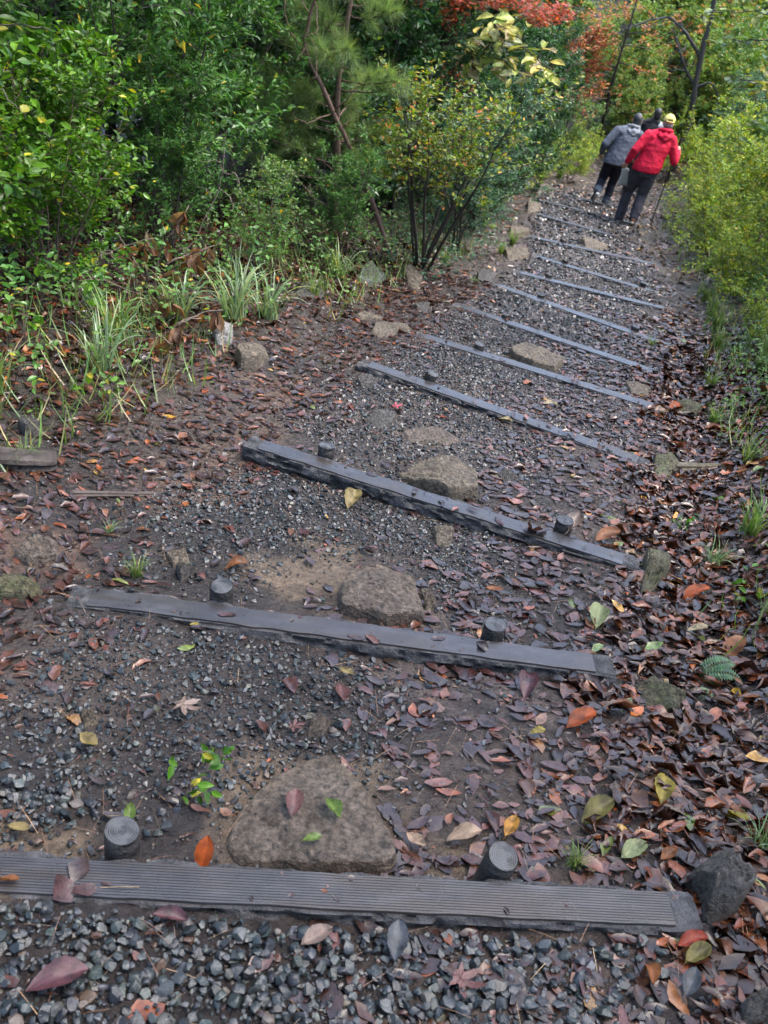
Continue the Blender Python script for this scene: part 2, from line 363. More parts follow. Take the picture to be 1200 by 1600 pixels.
# ------------------------------------------------------------------ surveyed places (metres)
STAKES = [(-0.417, 1.173, -0.0, 0),
 (0.406, 1.296, -0.0, 0),
 (-0.467, 2.261, -0.228, 1),
 (0.432, 2.337, -0.228, 1),
 (-0.312, 3.595, -0.456, 2),
 (0.781, 3.37, -0.456, 2),
 (0.119, 5.01, -0.684, 3),
 (0.437, 6.092, -0.912, 4),
 (0.682, 7.295, -1.14, 5),
 (1.072, 8.523, -1.368, 6),
 (1.94, 8.167, -1.368, 6),
 (1.251, 9.759, -1.596, 7),
 (1.557, 11.031, -1.824, 8),
 (2.477, 10.768, -1.824, 8),
 (1.674, 12.534, -2.052, 9),
 (1.863, 14.333, -2.28, 10),
 (2.722, 14.052, -2.28, 10),
 (2.074, 15.986, -2.508, 11),
 (2.31, 17.52, -2.736, 12)]
ROCKS = [('boulder', 'large triangular brown boulder bedded in sand just below the nearest step', (-0.027, 1.41), [(-0.192, -0.121), (-0.184, -0.028), (-0.113, 0.126), (-0.008, 0.245), (0.057, 0.218), (0.149, 0.072), (0.226, -0.071), (0.19, -0.115), (0.014, -0.158), (-0.14, -0.17)], 0.048, 'brown'),
 ('boulder', 'flat grey-brown boulder with a crack lying against the second step', (0.051, 2.584), [(-0.156, -0.052), (-0.142, 0.078), (-0.003, 0.15), (0.114, 0.172), (0.129, 0.078), (0.169, -0.107), (0.025, -0.168), (-0.136, -0.151)], 0.07, 'brown'),
 ('rock', 'narrow tan stone sliver beside the cracked boulder at the second step', (0.221, 2.619), [(-0.036, 0.098), (-0.004, 0.089), (0.029, -0.004), (0.018, -0.108), (-0.007, -0.075)], 0.03, 'tan'),
 ('boulder', 'large tan slab with a dark end touching the third step', (0.235, 3.734), [(-0.207, -0.018), (-0.12, 0.093), (0.054, 0.17), (0.162, 0.087), (0.186, -0.083), (0.049, -0.159), (-0.124, -0.089)], 0.1, 'tan'),
 ('rock', 'grey stone lying in the gravel above the third step, left of the tan slab', (-0.104, 4.321), [(-0.089, -0.026), (-0.032, 0.1), (0.073, 0.115), (0.058, -0.045), (-0.009, -0.144)], 0.03, 'grey'),
 ('rock', 'long low brown slab half buried between the third and fourth steps', (0.17, 4.252), [(-0.161, -0.022), (0.016, 0.112), (0.16, 0.087), (0.093, -0.045), (-0.108, -0.131)], 0.03, 'brown'),
 ('rock', 'small grey-tan stone at the right of the gravel below the third step', (0.265, 3.186), [(-0.05, 0.04), (0.005, 0.119), (0.048, 0.034), (0.028, -0.096), (-0.031, -0.097)], 0.03, 'tan'),
 ('boulder', 'pale tan slab lying against the fifth step', (0.883, 6.409), [(-0.205, 0.019), (-0.089, 0.231), (0.14, 0.231), (0.227, 0.059), (0.136, -0.222), (-0.035, -0.205), (-0.174, -0.113)], 0.07, 'tan'),
 ('rock', 'small flat tan stone near the right end of the fifth step', (1.645, 6.248), [(-0.096, 0.036), (0.007, 0.172), (0.118, 0.104), (0.052, -0.137), (-0.081, -0.175)], 0.03, 'tan'),
 ('rock', 'flat grey-green stone at the right end of the fifth step', (1.97, 6.02), [(-0.105, 0.03), (0.072, 0.207), (0.115, 0.052), (0.02, -0.154), (-0.101, -0.135)], 0.06, 'moss'),
 ('rock', 'mossy stone at the right end of the fourth step', (1.519, 4.654), [(-0.034, 0.156), (0.115, 0.324), (0.124, 0.136), (-0.062, -0.322), (-0.144, -0.294)], 0.07, 'moss'),
 ('rock', 'angular olive stone at the right end of the third step', (1.173, 3.209), [(0.001, 0.208), (0.131, 0.24), (0.088, 0.063), (-0.05, -0.206), (-0.11, -0.25), (-0.06, -0.054)], 0.09, 'moss'),
 ('rock', 'low mossy stone among brown leaves right of the second step', (1.014, 2.242), [(-0.102, 0.016), (0.068, 0.142), (0.082, 0.032), (0.023, -0.082), (-0.072, -0.109)], 0.05, 'moss'),
 ('rock', 'chunky grey-brown stone at the right end of the nearest step', (0.967, 1.411), [(-0.08, 0.019), (-0.007, 0.081), (0.081, 0.099), (0.09, 0.029), (0.033, -0.054), (-0.063, -0.135), (-0.054, -0.04)], 0.13, 'grey'),
 ('rock', 'pointed grey-green stone standing at the foot of the bushes', (-0.515, 8.018), [(-0.12, -0.257), (-0.08, 0.299), (0.057, 0.349), (0.132, 0.133), (0.076, -0.146), (-0.065, -0.378)], 0.16, 'greyg'),
 ('rock', 'tilted tan stone at the foot of the berry bush stems', (-0.157, 8.401), [(-0.121, 0.222), (-0.04, 0.462), (0.097, 0.05), (0.096, -0.444), (-0.031, -0.291)], 0.06, 'tan'),
 ('rock', 'grey block stone left of the seventh step', (0.558, 9.167), [(-0.101, -0.033), (-0.017, 0.356), (0.092, 0.421), (0.102, -0.062), (-0.076, -0.682)], 0.08, 'grey'),
 ('rock', 'flat pale brown stone at the left end of the fifth step', (-0.201, 6.246), [(-0.134, -0.237), (-0.07, 0.286), (0.1, 0.363), (0.14, 0.205), (0.034, -0.273), (-0.07, -0.345)], 0.07, 'tan'),
 ('rock', 'small pale stone left of the sixth step', (-0.01, 7.201), [(-0.077, -0.026), (-0.011, 0.234), (0.054, 0.028), (0.034, -0.236)], 0.04, 'grey'),
 ('rock', 'squarish beige stone below the long grass on the left verge', (-0.919, 4.793), [(-0.088, -0.065), (-0.091, 0.109), (0.037, 0.235), (0.087, 0.105), (0.071, -0.164), (-0.016, -0.219)], 0.09, 'tan'),
 ('rock', 'whitish stone half hidden by big brown leaves', (-1.141, 5.02), [(-0.055, -0.07), (-0.05, 0.142), (0.03, 0.147), (0.07, -0.071), (0.005, -0.149)], 0.1, 'white'),
 ('rock', 'grey stone in the grass left of the pointed stone', (-0.882, 6.766), [(-0.099, -0.157), (-0.054, 0.183), (0.064, 0.275), (0.115, -0.005), (-0.026, -0.296)], 0.08, 'grey'),
 ('rock', 'small flat tan stone left of the fifth step in wet soil', (-0.385, 6.58), [(-0.106, -0.088), (-0.03, 0.143), (0.099, 0.12), (0.087, -0.031), (-0.05, -0.144)], 0.03, 'tan'),
 ('rock', 'small brown stone above the large triangular boulder', (-0.065, 1.773), [(-0.027, 0.026), (0.004, 0.059), (0.032, 0.026), (0.015, -0.054), (-0.024, -0.057)], 0.03, 'brown'),
 ('rock', 'small tan stone in the gravel at the left edge of the trail', (-0.663, 1.618), [(-0.028, 0.013), (-0.004, 0.041), (0.03, -0.016), (0.002, -0.037)], 0.025, 'tan'),
 ('rock', 'flat sandy brown rock sunk in the left shoulder of the trail', (-1.143, 2.414), [(-0.063, -0.062), (-0.045, 0.074), (0.036, 0.084), (0.07, -0.011), (0.002, -0.085)], 0.04, 'brown'),
 ('rock', 'mossy wedge stone at the far left beside the second step', (-1.108, 2.155), [(-0.057, -0.064), (-0.072, 0.069), (-0.018, 0.091), (0.066, 0.059), (0.084, -0.061), (-0.002, -0.095)], 0.05, 'moss'),
 ('rock', 'flat tan stone on the left shoulder above a curled leaf', (-0.699, 2.577), [(-0.053, 0.014), (0.005, 0.077), (0.049, -0.021), (0.0, -0.07)], 0.02, 'tan'),
 ('rock', 'small grey upright chip of stone left of the second step stake', (-0.656, 2.481), [(-0.029, 0.009), (-0.011, 0.059), (0.029, -0.007), (0.01, -0.062)], 0.04, 'grey'),
 ('rock', 'pale stone on the left edge of the far steps', (1.09, 12.912), [(-0.142, 0.084), (0.107, 0.44), (0.153, -0.003), (-0.118, -0.521)], 0.07, 'tan'),
 ('rock', 'tan stone left of the ninth step', (0.955, 10.928), [(-0.157, 0.009), (0.108, 0.559), (0.147, -0.128), (-0.098, -0.44)], 0.08, 'tan'),
 ('rock', 'long tan stone lying on the tenth step', (2.195, 13.183), [(-0.224, -0.064), (0.009, 0.376), (0.238, 0.231), (0.132, -0.2), (-0.156, -0.343)], 0.07, 'tan'),
 ('rock', 'stone at the left end of the eleventh step', (1.416, 15.16), [(-0.102, 0.265), (0.123, 0.574), (0.109, -0.103), (-0.13, -0.736)], 0.1, 'tan'),
 ('rock', 'dark flat stone left of the farthest steps', (1.766, 17.745), [(-0.181, 0.217), (0.14, 0.599), (0.208, 0.053), (-0.168, -0.87)], 0.1, 'brown'),
 ('rock', 'small pale stone at the right end of the ninth step', (3.072, 11.773), [(-0.164, -0.257), (0.062, 0.339), (0.146, 0.242), (-0.044, -0.324)], 0.08, 'tan'),
 ('rock', 'dark stone in the bottom right corner among leaves', (0.949, 1.062), [(-0.046, 0.002), (0.006, 0.037), (0.053, 0.029), (0.036, -0.024), (-0.05, -0.044)], 0.06, 'grey'),
 ('rock', 'small grey stone below the left end of the fourth step', (-0.241, 4.82), [(-0.059, -0.046), (-0.021, 0.08), (0.051, 0.091), (0.048, -0.032), (-0.02, -0.093)], 0.04, 'grey'),
 ('rock', 'dark stone under plants at the left edge of the picture', (-1.564, 3.302), [(-0.033, -0.044), (-0.048, 0.069), (0.003, 0.083), (0.054, -0.015), (0.025, -0.094)], 0.06, 'grey'),
 ('rock', 'small grey stone right of the tan slab at the third step', (0.572, 3.985), [(-0.054, 0.007), (0.014, 0.073), (0.048, 0.012), (-0.008, -0.092)], 0.03, 'grey')]
LEAVES = [(-0.25, 1.234, 0.091, 1.55, 'orange', 'oval', 'glossy orange-red leaf standing up behind the nearest step', 50),
 (0.017, 1.413, 0.081, -1.01, 'green', 'oval', 'green leaf with a yellow tip on the triangular boulder', 5),
 (-0.017, 1.313, 0.053, 0.44, 'green', 'oval', 'small green leaf at the lower edge of the triangular boulder', 5),
 (-0.079, 1.412, 0.094, 1.62, 'redbrown', 'oval', 'red-brown leaf lying on the middle of the triangular boulder', 5),
 (0.699, 1.984, 0.13, 0.68, 'orange', 'oval', 'bright orange-red leaf on dark mud right of the boulder', 12),
 (0.858, 2.707, 0.16, 1.36, 'palegreen', 'oval', 'pale green leaf above the right end of the second step', 8),
 (1.261, 2.777, 0.095, 0.31, 'cream', 'oval', 'cream coloured leaf on brown litter at the right', 15),
 (-0.484, 2.581, 0.103, 0.59, 'rust', 'oval', 'orange-brown curled leaf behind the second step stake', 15),
 (-0.619, 1.51, 0.082, -0.72, 'yellowtan', 'oval', 'spotted yellow-tan leaf on gravel at the left', 10),
 (0.696, 1.597, 0.131, 0.75, 'olive', 'oval', 'large curled olive-yellow leaf right of the nearest stakes', 20),
 (0.776, 1.493, 0.103, 0.71, 'palegreen', 'oval', 'pale grey-green rotting leaf right of the nearest stakes', 5),
 (0.894, 1.741, 0.12, 1.32, 'yellow', 'oval', 'ribbed yellow leaf on the leaf litter at the right', 10),
 (1.097, 1.696, 0.088, -1.3, 'yellow', 'oval', 'yellow leaf curled over a grey one at the right edge', 25),
 (-0.422, 0.854, 0.123, 0.52, 'maroon', 'oval', 'big purplish red leaf on gravel at the bottom left', 8),
 (0.194, 1.07, 0.098, 1.57, 'slate', 'oval', 'big dark slate coloured leaf on gravel below the nearest step', 10),
 (0.033, 1.047, 0.082, 0.7, 'greybrown', 'oval', 'grey-brown leaf on gravel below the nearest step', 10),
 (-0.262, 1.019, 0.08, -0.04, 'maroon', 'oval', 'maroon leaf on gravel just below the nearest step, left', 6),
 (0.835, 1.196, 0.078, 0.37, 'red', 'oval', 'shiny red leaf below the right end of the nearest step', 15),
 (0.838, 1.162, 0.083, 0.64, 'olive', 'oval', 'olive leaf tucked under a red leaf near the bottom right', 12),
 (0.327, 1.01, 0.112, -0.42, 'redbrown', 'maple', 'lobed red-brown leaf on gravel at the bottom centre', 5),
 (0.348, 1.447, 0.103, 0.31, 'tan', 'oval', 'crumpled tan leaf left of the right-hand nearest stake', 15),
 (0.23, 1.394, 0.074, -0.79, 'tan', 'oval', 'pale tan torn leaf right of the triangular boulder', 12),
 (0.464, 1.5, 0.077, 1.16, 'amber', 'oval', 'amber leaf above the right-hand nearest stake', 12),
 (1.323, 3.071, 0.143, 0.35, 'orange', 'oval', 'dark orange leaf in grass right of the third step', 25),
 (1.351, 2.639, 0.16, 0.89, 'rust', 'oval', 'orange-brown leaf at the right edge above a fern', 20),
 (1.87, 5.963, 0.16, 0.6, 'orange', 'oval', 'bright orange oval leaf at the right end of the fifth step', 10),
 (1.659, 5.578, 0.16, 0.57, 'tan', 'oval', 'long pale leaf beside the orange oval leaf at the fifth step', 8),
 (0.642, 3.296, 0.16, -1.45, 'redbrown', 'maple', 'lobed reddish leaf lying across the third step', 6),
 (0.827, 3.398, 0.16, 1.21, 'greybrown', 'oval', 'brown leaf lying on the right part of the third step', 10),
 (1.021, 3.496, 0.16, 0.63, 'rust', 'oval', 'rusty orange leaf behind the right end of the third step', 15),
 (0.675, 2.895, 0.1, -0.74, 'redbrown', 'oval', 'reddish leaf in mud between the second and third steps', 8),
 (0.473, 2.767, 0.073, -0.04, 'rust', 'oval', 'light orange leaf above the right stake of the second step', 8),
 (0.545, 2.133, 0.134, 1.41, 'maroon', 'oval', 'dark red leaf below the right end of the second step', 10),
 (-0.018, 2.02, 0.068, -0.71, 'yellowtan', 'oval', 'yellow-tan leaf on gravel below the middle of the second step', 10),
 (-0.018, 1.907, 0.096, -1.32, 'redbrown', 'oval', 'small pinkish brown leaf on gravel below the second step', 6),
 (-0.131, 1.725, 0.074, 0.53, 'redbrown', 'maple', 'small lobed red leaf above the triangular boulder', 6),
 (-0.509, 2.095, 0.031, 0.35, 'yellow', 'oval', 'tiny bright yellow leaf on gravel below the second step', 10),
 (-0.439, 1.718, 0.122, -0.22, 'greybrown', 'maple', 'large lobed grey-pink leaf on gravel at the left', 6),
 (-0.448, 1.312, 0.058, 1.77, 'green', 'oval', 'green leaf standing behind the left nearest stake', 30),
 (-0.144, 3.308, 0.158, 1.45, 'yellowtan', 'oval', 'tan leaf on gravel just below the third step', 12),
 (0.584, 4.699, 0.09, -0.39, 'cream', 'oval', 'cream leaf on the fourth tread by the stake row', 8),
 (0.908, 5.313, 0.101, 0.14, 'cream', 'oval', 'pale oval leaf on dark gravel below the fifth step', 6),
 (-0.045, 4.514, 0.097, 0.83, 'pink', 'maple', 'small pink star-shaped leaf on gravel above the third step', 5),
 (-0.663, 1.212, 0.059, -0.09, 'yellowtan', 'oval', 'yellow-tan leaf above the left part of the nearest step', 10),
 (-0.602, 1.031, 0.054, 0.22, 'rust', 'oval', 'rust leaf on the left end of the nearest step', 10),
 (0.559, 1.889, 0.058, 0.44, 'yellow', 'oval', 'yellow-green leaf on the mud left of the orange-red leaf', 8),
 (0.861, 1.493, 0.064, 0.72, 'rust', 'oval', 'small rusty leaf near the right stone of the nearest step', 15),
 (0.805, 1.09, 0.08, 1.1, 'slate', 'oval', 'slate grey leaf near the bottom right corner', 12),
 (0.724, 1.098, 0.077, -1.58, 'rust', 'oval', 'long orange-brown leaf among dark leaves at bottom right', 20)]
SAND = [(-0.04, 1.43, 0.26), (-0.14, 1.44, 0.14), (0.16, 1.35, 0.1), (-0.57, 1.18, 0.12), (-0.67, 1.15, 0.14), (-0.3, 2.62, 0.2), (-0.16, 2.82, 0.16), (0.18, 2.53, 0.1), (-0.28, 2.92, 0.14), (0.31, 1.37, 0.08), (0.09, 1.43, 0.14)]
REDSOIL = [(-0.67, 4.41, 0.3), (-0.7, 3.65, 0.3), (-0.81, 3.16, 0.3), (-0.34, 5.33, 0.2), (-1.16, 2.44, 0.25)]
PALEMUD = [(1.35, 8.98, 0.35), (1.04, 9.28, 0.4), (1.95, 9.47, 0.3), (0.9, 5.26, 0.3), (0.4, 4.34, 0.25), (0.34, 2.13, 0.25), (0.5, 2.1, 0.2), (-0.13, 7.44, 0.3), (0.18, 8.63, 0.4), (0.86, 11.46, 0.7), (1.61, 11.73, 0.5)]
# ------------------------------------------------------------------ the ground: one sheet, the trail cut out of it as its own piece
def soil(x, y):
    k, u, t = trail(x, y)
    n1 = fbm(x * 2.3, y * 2.3, 3, 4)[:, None]; n2 = fbm(x * 7, y * 7, 8, 3)[:, None]
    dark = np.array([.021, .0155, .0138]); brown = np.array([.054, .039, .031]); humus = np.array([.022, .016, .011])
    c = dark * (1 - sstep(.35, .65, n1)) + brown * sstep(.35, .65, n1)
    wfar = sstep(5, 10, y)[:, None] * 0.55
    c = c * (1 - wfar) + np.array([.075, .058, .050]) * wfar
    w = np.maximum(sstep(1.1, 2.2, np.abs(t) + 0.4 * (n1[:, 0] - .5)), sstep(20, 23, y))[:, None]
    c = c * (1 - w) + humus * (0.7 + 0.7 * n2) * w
    def patches(c, P, colr, amt):
        m = np.zeros(len(x))
        for px_, py_, r_ in P:
            d = np.hypot(x - px_, y - py_) / (r_ * .92) + 1.5 * (fbm(x * 8, y * 8, 21, 4) - .5)
            m = np.maximum(m, 1 - sstep(.65, 1.15, d))
        m = (m * amt)[:, None]
        return c * (1 - m) + np.array(colr) * (0.8 + 0.4 * n2) * m
    c = patches(c, PALEMUD, (.085, .066, .057), .8)
    c = patches(c, REDSOIL, (.095, .058, .040), .7)
    c = patches(c, SAND, (.125, .090, .060), .85)
    return c

def spaced(lo, hi, mid_lo, mid_hi, step, grow):
    a = [mid_lo]
    while a[-1] < mid_hi: a.append(a[-1] + step)
    s = step
    while a[-1] < hi: s *= grow; a.append(a[-1] + s)
    b = [mid_lo]; s = step
    while b[-1] > lo: s *= grow; b.append(b[-1] - s)
    return np.array(b[:0:-1] + a)

gx = spaced(-60, 60, -1.1, 1.6, .030, 1.040)
gy = spaced(-6, 75, .4, 4.6, .028, 1.027)
X, Y = np.meshgrid(gx, gy); nx, ny = len(gx), len(gy)
xf, yf = X.ravel(), Y.ravel()
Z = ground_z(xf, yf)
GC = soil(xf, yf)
i = np.arange(nx - 1)[None]; j = np.arange(ny - 1)[:, None]
Q = np.stack([j * nx + i, j * nx + i + 1, (j + 1) * nx + i + 1, (j + 1) * nx + i], -1).reshape(-1, 4)
qc = Q[:, 0]
_, _, tt = trail(xf[qc], yf[qc])
tgq = xf[qc] - np.interp(yf[qc], LC[:, 1], LC[:, 0])
on = (np.abs(np.where(np.abs(tgq) < 1.6, tt, 9)) < 1.15) & (yf[qc] > -2.5) & (yf[qc] < LC[-1, 1])
V = np.stack([xf, yf, Z], 1)
def sub_mesh(name, q, mat):
    ids = np.unique(q); mp = np.zeros(len(V), int); mp[ids] = np.arange(len(ids))
    return mesh_np(name, V[ids], [mp[q]], GC[ids], True, mat)
tag(link('ground', sub_mesh('ground', Q[~on], MAT['ground'])), 'dark leafy forest soil on both sides of the trail', kind='structure')
tag(link('trail', sub_mesh('trail', Q[on], MAT['ground'])), 'wet muddy trail stepping down through the woods', kind='structure')

def in_view(x, y, z=None, pad=60):
    """rough test used only to skip what lies far outside the photograph"""
    z = ground_z(x, y) if z is None else z
    v = np.stack([x, y, z], -1) - np.array(CAM_POS)
    f = v @ np.array(fwd); a = v @ np.array(cx) / np.maximum(f, 1e-3) * 1450; b = v @ np.array(cu) / np.maximum(f, 1e-3) * 1450
    return (f > 0.1) & (np.abs(a) < 600 + pad) & (np.abs(b) < 800 + pad)

def normals(x, y, e=0.05):
    dx = (ground_z(x + e, y) - ground_z(x - e, y)) / (2 * e); dy = (ground_z(x, y + e) - ground_z(x, y - e)) / (2 * e)
    return unit(np.stack([-dx, -dy, np.ones_like(dx)], 1))

# rock footprints keep gravel and leaf litter off the stones
RP = [(np.array(c), np.array(p) + np.array(c)) for _, _, c, p, _, _ in ROCKS]
def on_rock(x, y, grow=1.0):
    m = np.zeros(len(x), bool)
    for c, p in RP:
        near = np.hypot(x - c[0], y - c[1]) < 0.5
        if not near.any(): continue
        pp = c + (p - c) * grow; xx, yy = x[near], y[near]; ins = np.zeros(len(xx), bool)
        for a in range(len(pp)):
            x1, y1 = pp[a]; x2, y2 = pp[a - 1]
            cr = ((y1 > yy) != (y2 > yy)) & (xx < (x2 - x1) * (yy - y1) / (y2 - y1 + 1e-12) + x1)
            ins ^= cr
        m[near] |= ins
    return m

# ------------------------------------------------------------------ crushed stone
def hull_stone(seed, npts=13):
    r = random.Random(seed); bm = bmesh.new()
    for _ in range(npts):
        v = Vector((r.gauss(0, 1), r.gauss(0, 1), r.gauss(0, 1))).normalized() * r.uniform(.85, 1.1)
        bm.verts.new((v.x, v.y * .82, v.z * .66))
    bmesh.ops.convex_hull(bm, input=bm.verts)
    bmesh.ops.delete(bm, geom=[v for v in bm.verts if not v.link_faces], context='VERTS')
    bmesh.ops.triangulate(bm, faces=bm.faces)
    bm.verts.index_update()
    V = np.array([v.co[:] for v in bm.verts]); T = np.array([[v.index for v in f.verts] for f in bm.faces]); bm.free()
    return V, T
STONES = [hull_stone(s, 19) for s in range(14)]; STONES_MID = [hull_stone(s + 70, 12) for s in range(14)]; STONES_FAR = [hull_stone(s + 40, 11) for s in range(14)]
STONE_PAL = [(6, (0.019, 0.024, 0.025)), (5, (0.030, 0.034, 0.036)), (6, (0.012, 0.013, 0.014)), (2.2, (0.030, 0.036, 0.032)), (.8, (0.049, 0.052, 0.053)),
             (1.0, (0.046, 0.038, 0.032)), (.5, (0.082, 0.069, 0.052)), (.3, (0.070, 0.040, 0.025)), (.12, (0.141, 0.133, 0.115))]

def gravel_density(x, y):
    k, u, t = trail(x, y)
    nz = fbm(x * 1.7, y * 1.7, 41, 3)
    lat = sstep(-1.08, -.80, t + .5 * (nz - .5)) * (1 - sstep(.15, .62, t + .55 * (nz - .5)))
    al = sstep(.14, .46, u + .9 * (nz - .5))
    lat = np.where(k - 1 == 1, lat * (1 - sstep(.0, .4, t + .5 * (nz - .5))), lat)
    d = lat * al
    kk = k - 1                      # tread number: 0 uphill of the nearest log
    d = np.where(kk == 0, sstep(-1.2, -1.0, t) * (1 - sstep(.45, .8, t + .3 * (nz - .5))), d)
    d = np.where(kk >= 4, sstep(-1.0, -.7, t) * (1 - sstep(.35, .85, t + .6 * (nz - .5))) * sstep(.25, .55, nz + .25), d)
    d = np.where(kk >= 9, sstep(-1.0, -.8, t) * (1 - sstep(.6, .95, t)) * .95, d)
    base = .055 * (np.abs(t) < 1.5) + .05 * (t < -.3) * (t > -1.6)
    return np.clip(np.maximum(d, base), 0, 1) * (kk >= 0)

def scatter_gravel():
    mb = MB(); r = rng_of(77)
    mb2 = MB()
    for (y0, y1, cell, rmin, rmax, layers) in ((.45, 1.35, .0172, .0065, .0158, 2), (1.2, 3.75, .0175, .0065, .0135, 1), (3.75, 7.2, .022, .0085, .0145, 1), (7.2, 12, .036, .012, .021, 1), (12, 18.5, .055, .018, .030, 1)):
        for lay in range(layers):
            xs = np.arange(-2.2, 4.2, cell); ys = np.arange(y0, y1, cell)
            X, Y = np.meshgrid(xs, ys); x = X.ravel() + r.uniform(-.5, .5, X.size) * cell; y = Y.ravel() + r.uniform(-.5, .5, X.size) * cell
            keep = r.random(len(x)) < gravel_density(x, y) * (.97 if lay == 0 else .5)
            x, y = x[keep], y[keep]
            keep = in_view(x, y) & ~on_rock(x, y, 1.0); x, y = x[keep], y[keep]
            k, u, t = trail(x, y)
            # not inside the logs
            d = np.min(np.stack([np.where(np.abs((x - LC[q, 0]) * LD[q, 0] + (y - LC[q, 1]) * LD[q, 1]) < .92, np.abs((x - LC[q, 0]) * LN[q, 0] + (y - LC[q, 1]) * LN[q, 1]), 9) for q in range(2, 15)]), 0)
            x, y = x[d > .072], y[d > .072]; n = len(x)
            S = rmin * .8 + (rmax * 1.18 - rmin * .8) * r.random(n) ** 2.3
            big = r.random(n) < .03; S = np.where(big, S * 1.35, S)
            z = ground_z(x, y) + S * r.uniform(.05, .45, n) + lay * .010
            C = pick(r, n, STONE_PAL, .3)
            which = r.integers(0, len(STONES), n)
            A = r.uniform(0, 2 * np.pi, n); tx = r.normal(0, .35, n); ty = r.normal(0, .35, n)
            for w_ in range(len(STONES)):
                m = which == w_; nn = m.sum(); SS = STONES if y1 < 2 else (STONES_MID if y1 < 4 else STONES_FAR)
                if not nn: continue
                ca, sa = np.cos(A[m]), np.sin(A[m])
                Xd = np.stack([ca, sa, tx[m]], 1); Nn = np.stack([-tx[m] * ca - ty[m] * -sa, -tx[m] * sa - ty[m] * ca, np.ones(nn)], 1)
                put_leaves(mb, np.stack([x[m], y[m], z[m]], 1), Xd, Nn, S[m], (SS[w_][0], SS[w_][1], np.zeros((0, 4), int)), C[m], W=r.uniform(.8, 1.25, nn))
    # grit trodden into the mud
    g = hull_stone(99, 7); n = 28000; x = r.uniform(-1.8, 2.4, n); y = .5 + 6.5 * r.random(n) ** 1.5
    kp = in_view(x, y) & ~on_rock(x, y) & (np.abs(trail(x, y)[2]) < 1.4); x, y = x[kp], y[kp]; n = len(x); a = r.uniform(0, 6.28, n)
    S = r.uniform(.0022, .0058, n)
    put_leaves(mb, np.stack([x, y, ground_z(x, y) + S * .2], 1), np.stack([np.cos(a), np.sin(a), r.normal(0, .3, n)], 1), np.tile([0, 0, 1.0], (n, 1)), S, (g[0], g[1], np.zeros((0, 4), int)), pick(r, n, STONE_PAL + [(6, (.05, .036, .03)), (5, (.10, .075, .055)), (2, (.16, .12, .085))], .35))
    gm = mb.mesh('gravel', MAT['gravel'], True); gm.set_sharp_from_angle(angle=rad(38)); o = link('gravel', gm)
    tag(o, 'wet blue-grey crushed stone spread over the treads', kind='stuff')
scatter_gravel()

# ------------------------------------------------------------------ leaf litter
def litter_template():
    st = [(.22, .36), (.5, .5), (.78, .33)]
    V = [(0, 0)]
    for x, w in st: V += [(x, w), (x, 0), (x, -w)]
    V += [(1, 0)]
    T = [(0, 2, 1), (0, 3, 2), (7, 8, 10), (8, 9, 10)]
    Q = [(1, 2, 5, 4), (2, 3, 6, 5), (4, 5, 8, 7), (5, 6, 9, 8)]
    return np.array(V), np.array(T), np.array(Q)
LT = litter_template()
def put_litter(mb, r, P, A, S, W, curl, C, N, tilt):
    """leaves lying on the ground: S long, W wide, curled across and along"""
    V, T, Q = LT; n = len(P); m = len(V)
    out_ = (V[:, 1] != 0)[None]
    xx = V[None, :, 0] + .05 * r.normal(size=(n, m)) * out_; yy = V[None, :, 1] * W[:, None] * (1 + np.where(out_, .22 * r.normal(size=(n, m)), 0)) + .05 * r.normal(size=(n, 1)) * (V[None, :, 0] ** 2)
    a = curl * r.normal(.5, .8, n); b = curl * r.normal(0, .8, n); tw = curl * r.normal(0, .7, n); wv = curl * r.normal(0, .35, n)
    zz = a[:, None] * (V[None, :, 1] ** 2) * 1.3 * W[:, None] * 2 + b[:, None] * (xx - .5) ** 2 + tw[:, None] * (xx - .5) * yy * 1.5 + wv[:, None] * np.sin(xx * 9) * .12
    yy = yy * (1 - .35 * np.clip(np.abs(a), 0, 1.4)[:, None])
    xx = xx + .12 * (V[None, :, 1] * r.normal(0, .6, n)[:, None])
    N = unit(N + tilt[:, None] * rand_dir(r, n))
    D = np.stack([np.cos(A), np.sin(A), np.zeros(n)], 1)
    Xd = unit(D - (D * N).sum(1, keepdims=True) * N); Yd = np.cross(N, Xd)
    B = P[:, None] + S[:, None, None] * ((xx - .5)[..., None] * Xd[:, None] + yy[..., None] * Yd[:, None] + zz[..., None] * N[:, None])
    off = (np.arange(n) * m)[:, None, None]
    mb.add(B.reshape(-1, 3), (T[None] + off).reshape(-1, 3), (Q[None] + off).reshape(-1, 4), np.repeat(C, m, axis=0))

LITTER_DARK = [(6, (0.025, 0.013, 0.011)), (5, (0.044, 0.019, 0.015)), (4, (0.071, 0.029, 0.021)), (4, (0.037, 0.024, 0.022)), (1.8, (0.101, 0.043, 0.029)), (0.8, (0.151, 0.069, 0.044)), (0.6, (0.167, 0.048, 0.016)), (0.1, (0.252, 0.127, 0.053)), (0.048, (0.277, 0.165, 0.031)), (0.05, (0.101, 0.127, 0.026))]
LITTER_RUST = [(7, (0.019, 0.008, 0.005)), (6, (0.037, 0.014, 0.008)), (5, (0.07, 0.023, 0.01)), (2.8, (0.115, 0.036, 0.015)), (1.2, (0.181, 0.06, 0.024)), (0.32000000000000006, (0.222, 0.095, 0.043)), (0.13999999999999999, (0.279, 0.151, 0.072)), (0.18000000000000002, (0.296, 0.083, 0.012)), (0.1, (0.312, 0.176, 0.029)), (0.12, (0.083, 0.113, 0.024))]
LITTER_PALE = [(5, (0.073, 0.047, 0.038)), (5, (0.119, 0.072, 0.055)), (4, (0.156, 0.093, 0.070)), (3, (0.110, 0.085, 0.077)), (1.5, (0.220, 0.136, 0.092)), (.9, (0.257, 0.119, 0.046)), (.4, (0.330, 0.230, 0.092))]

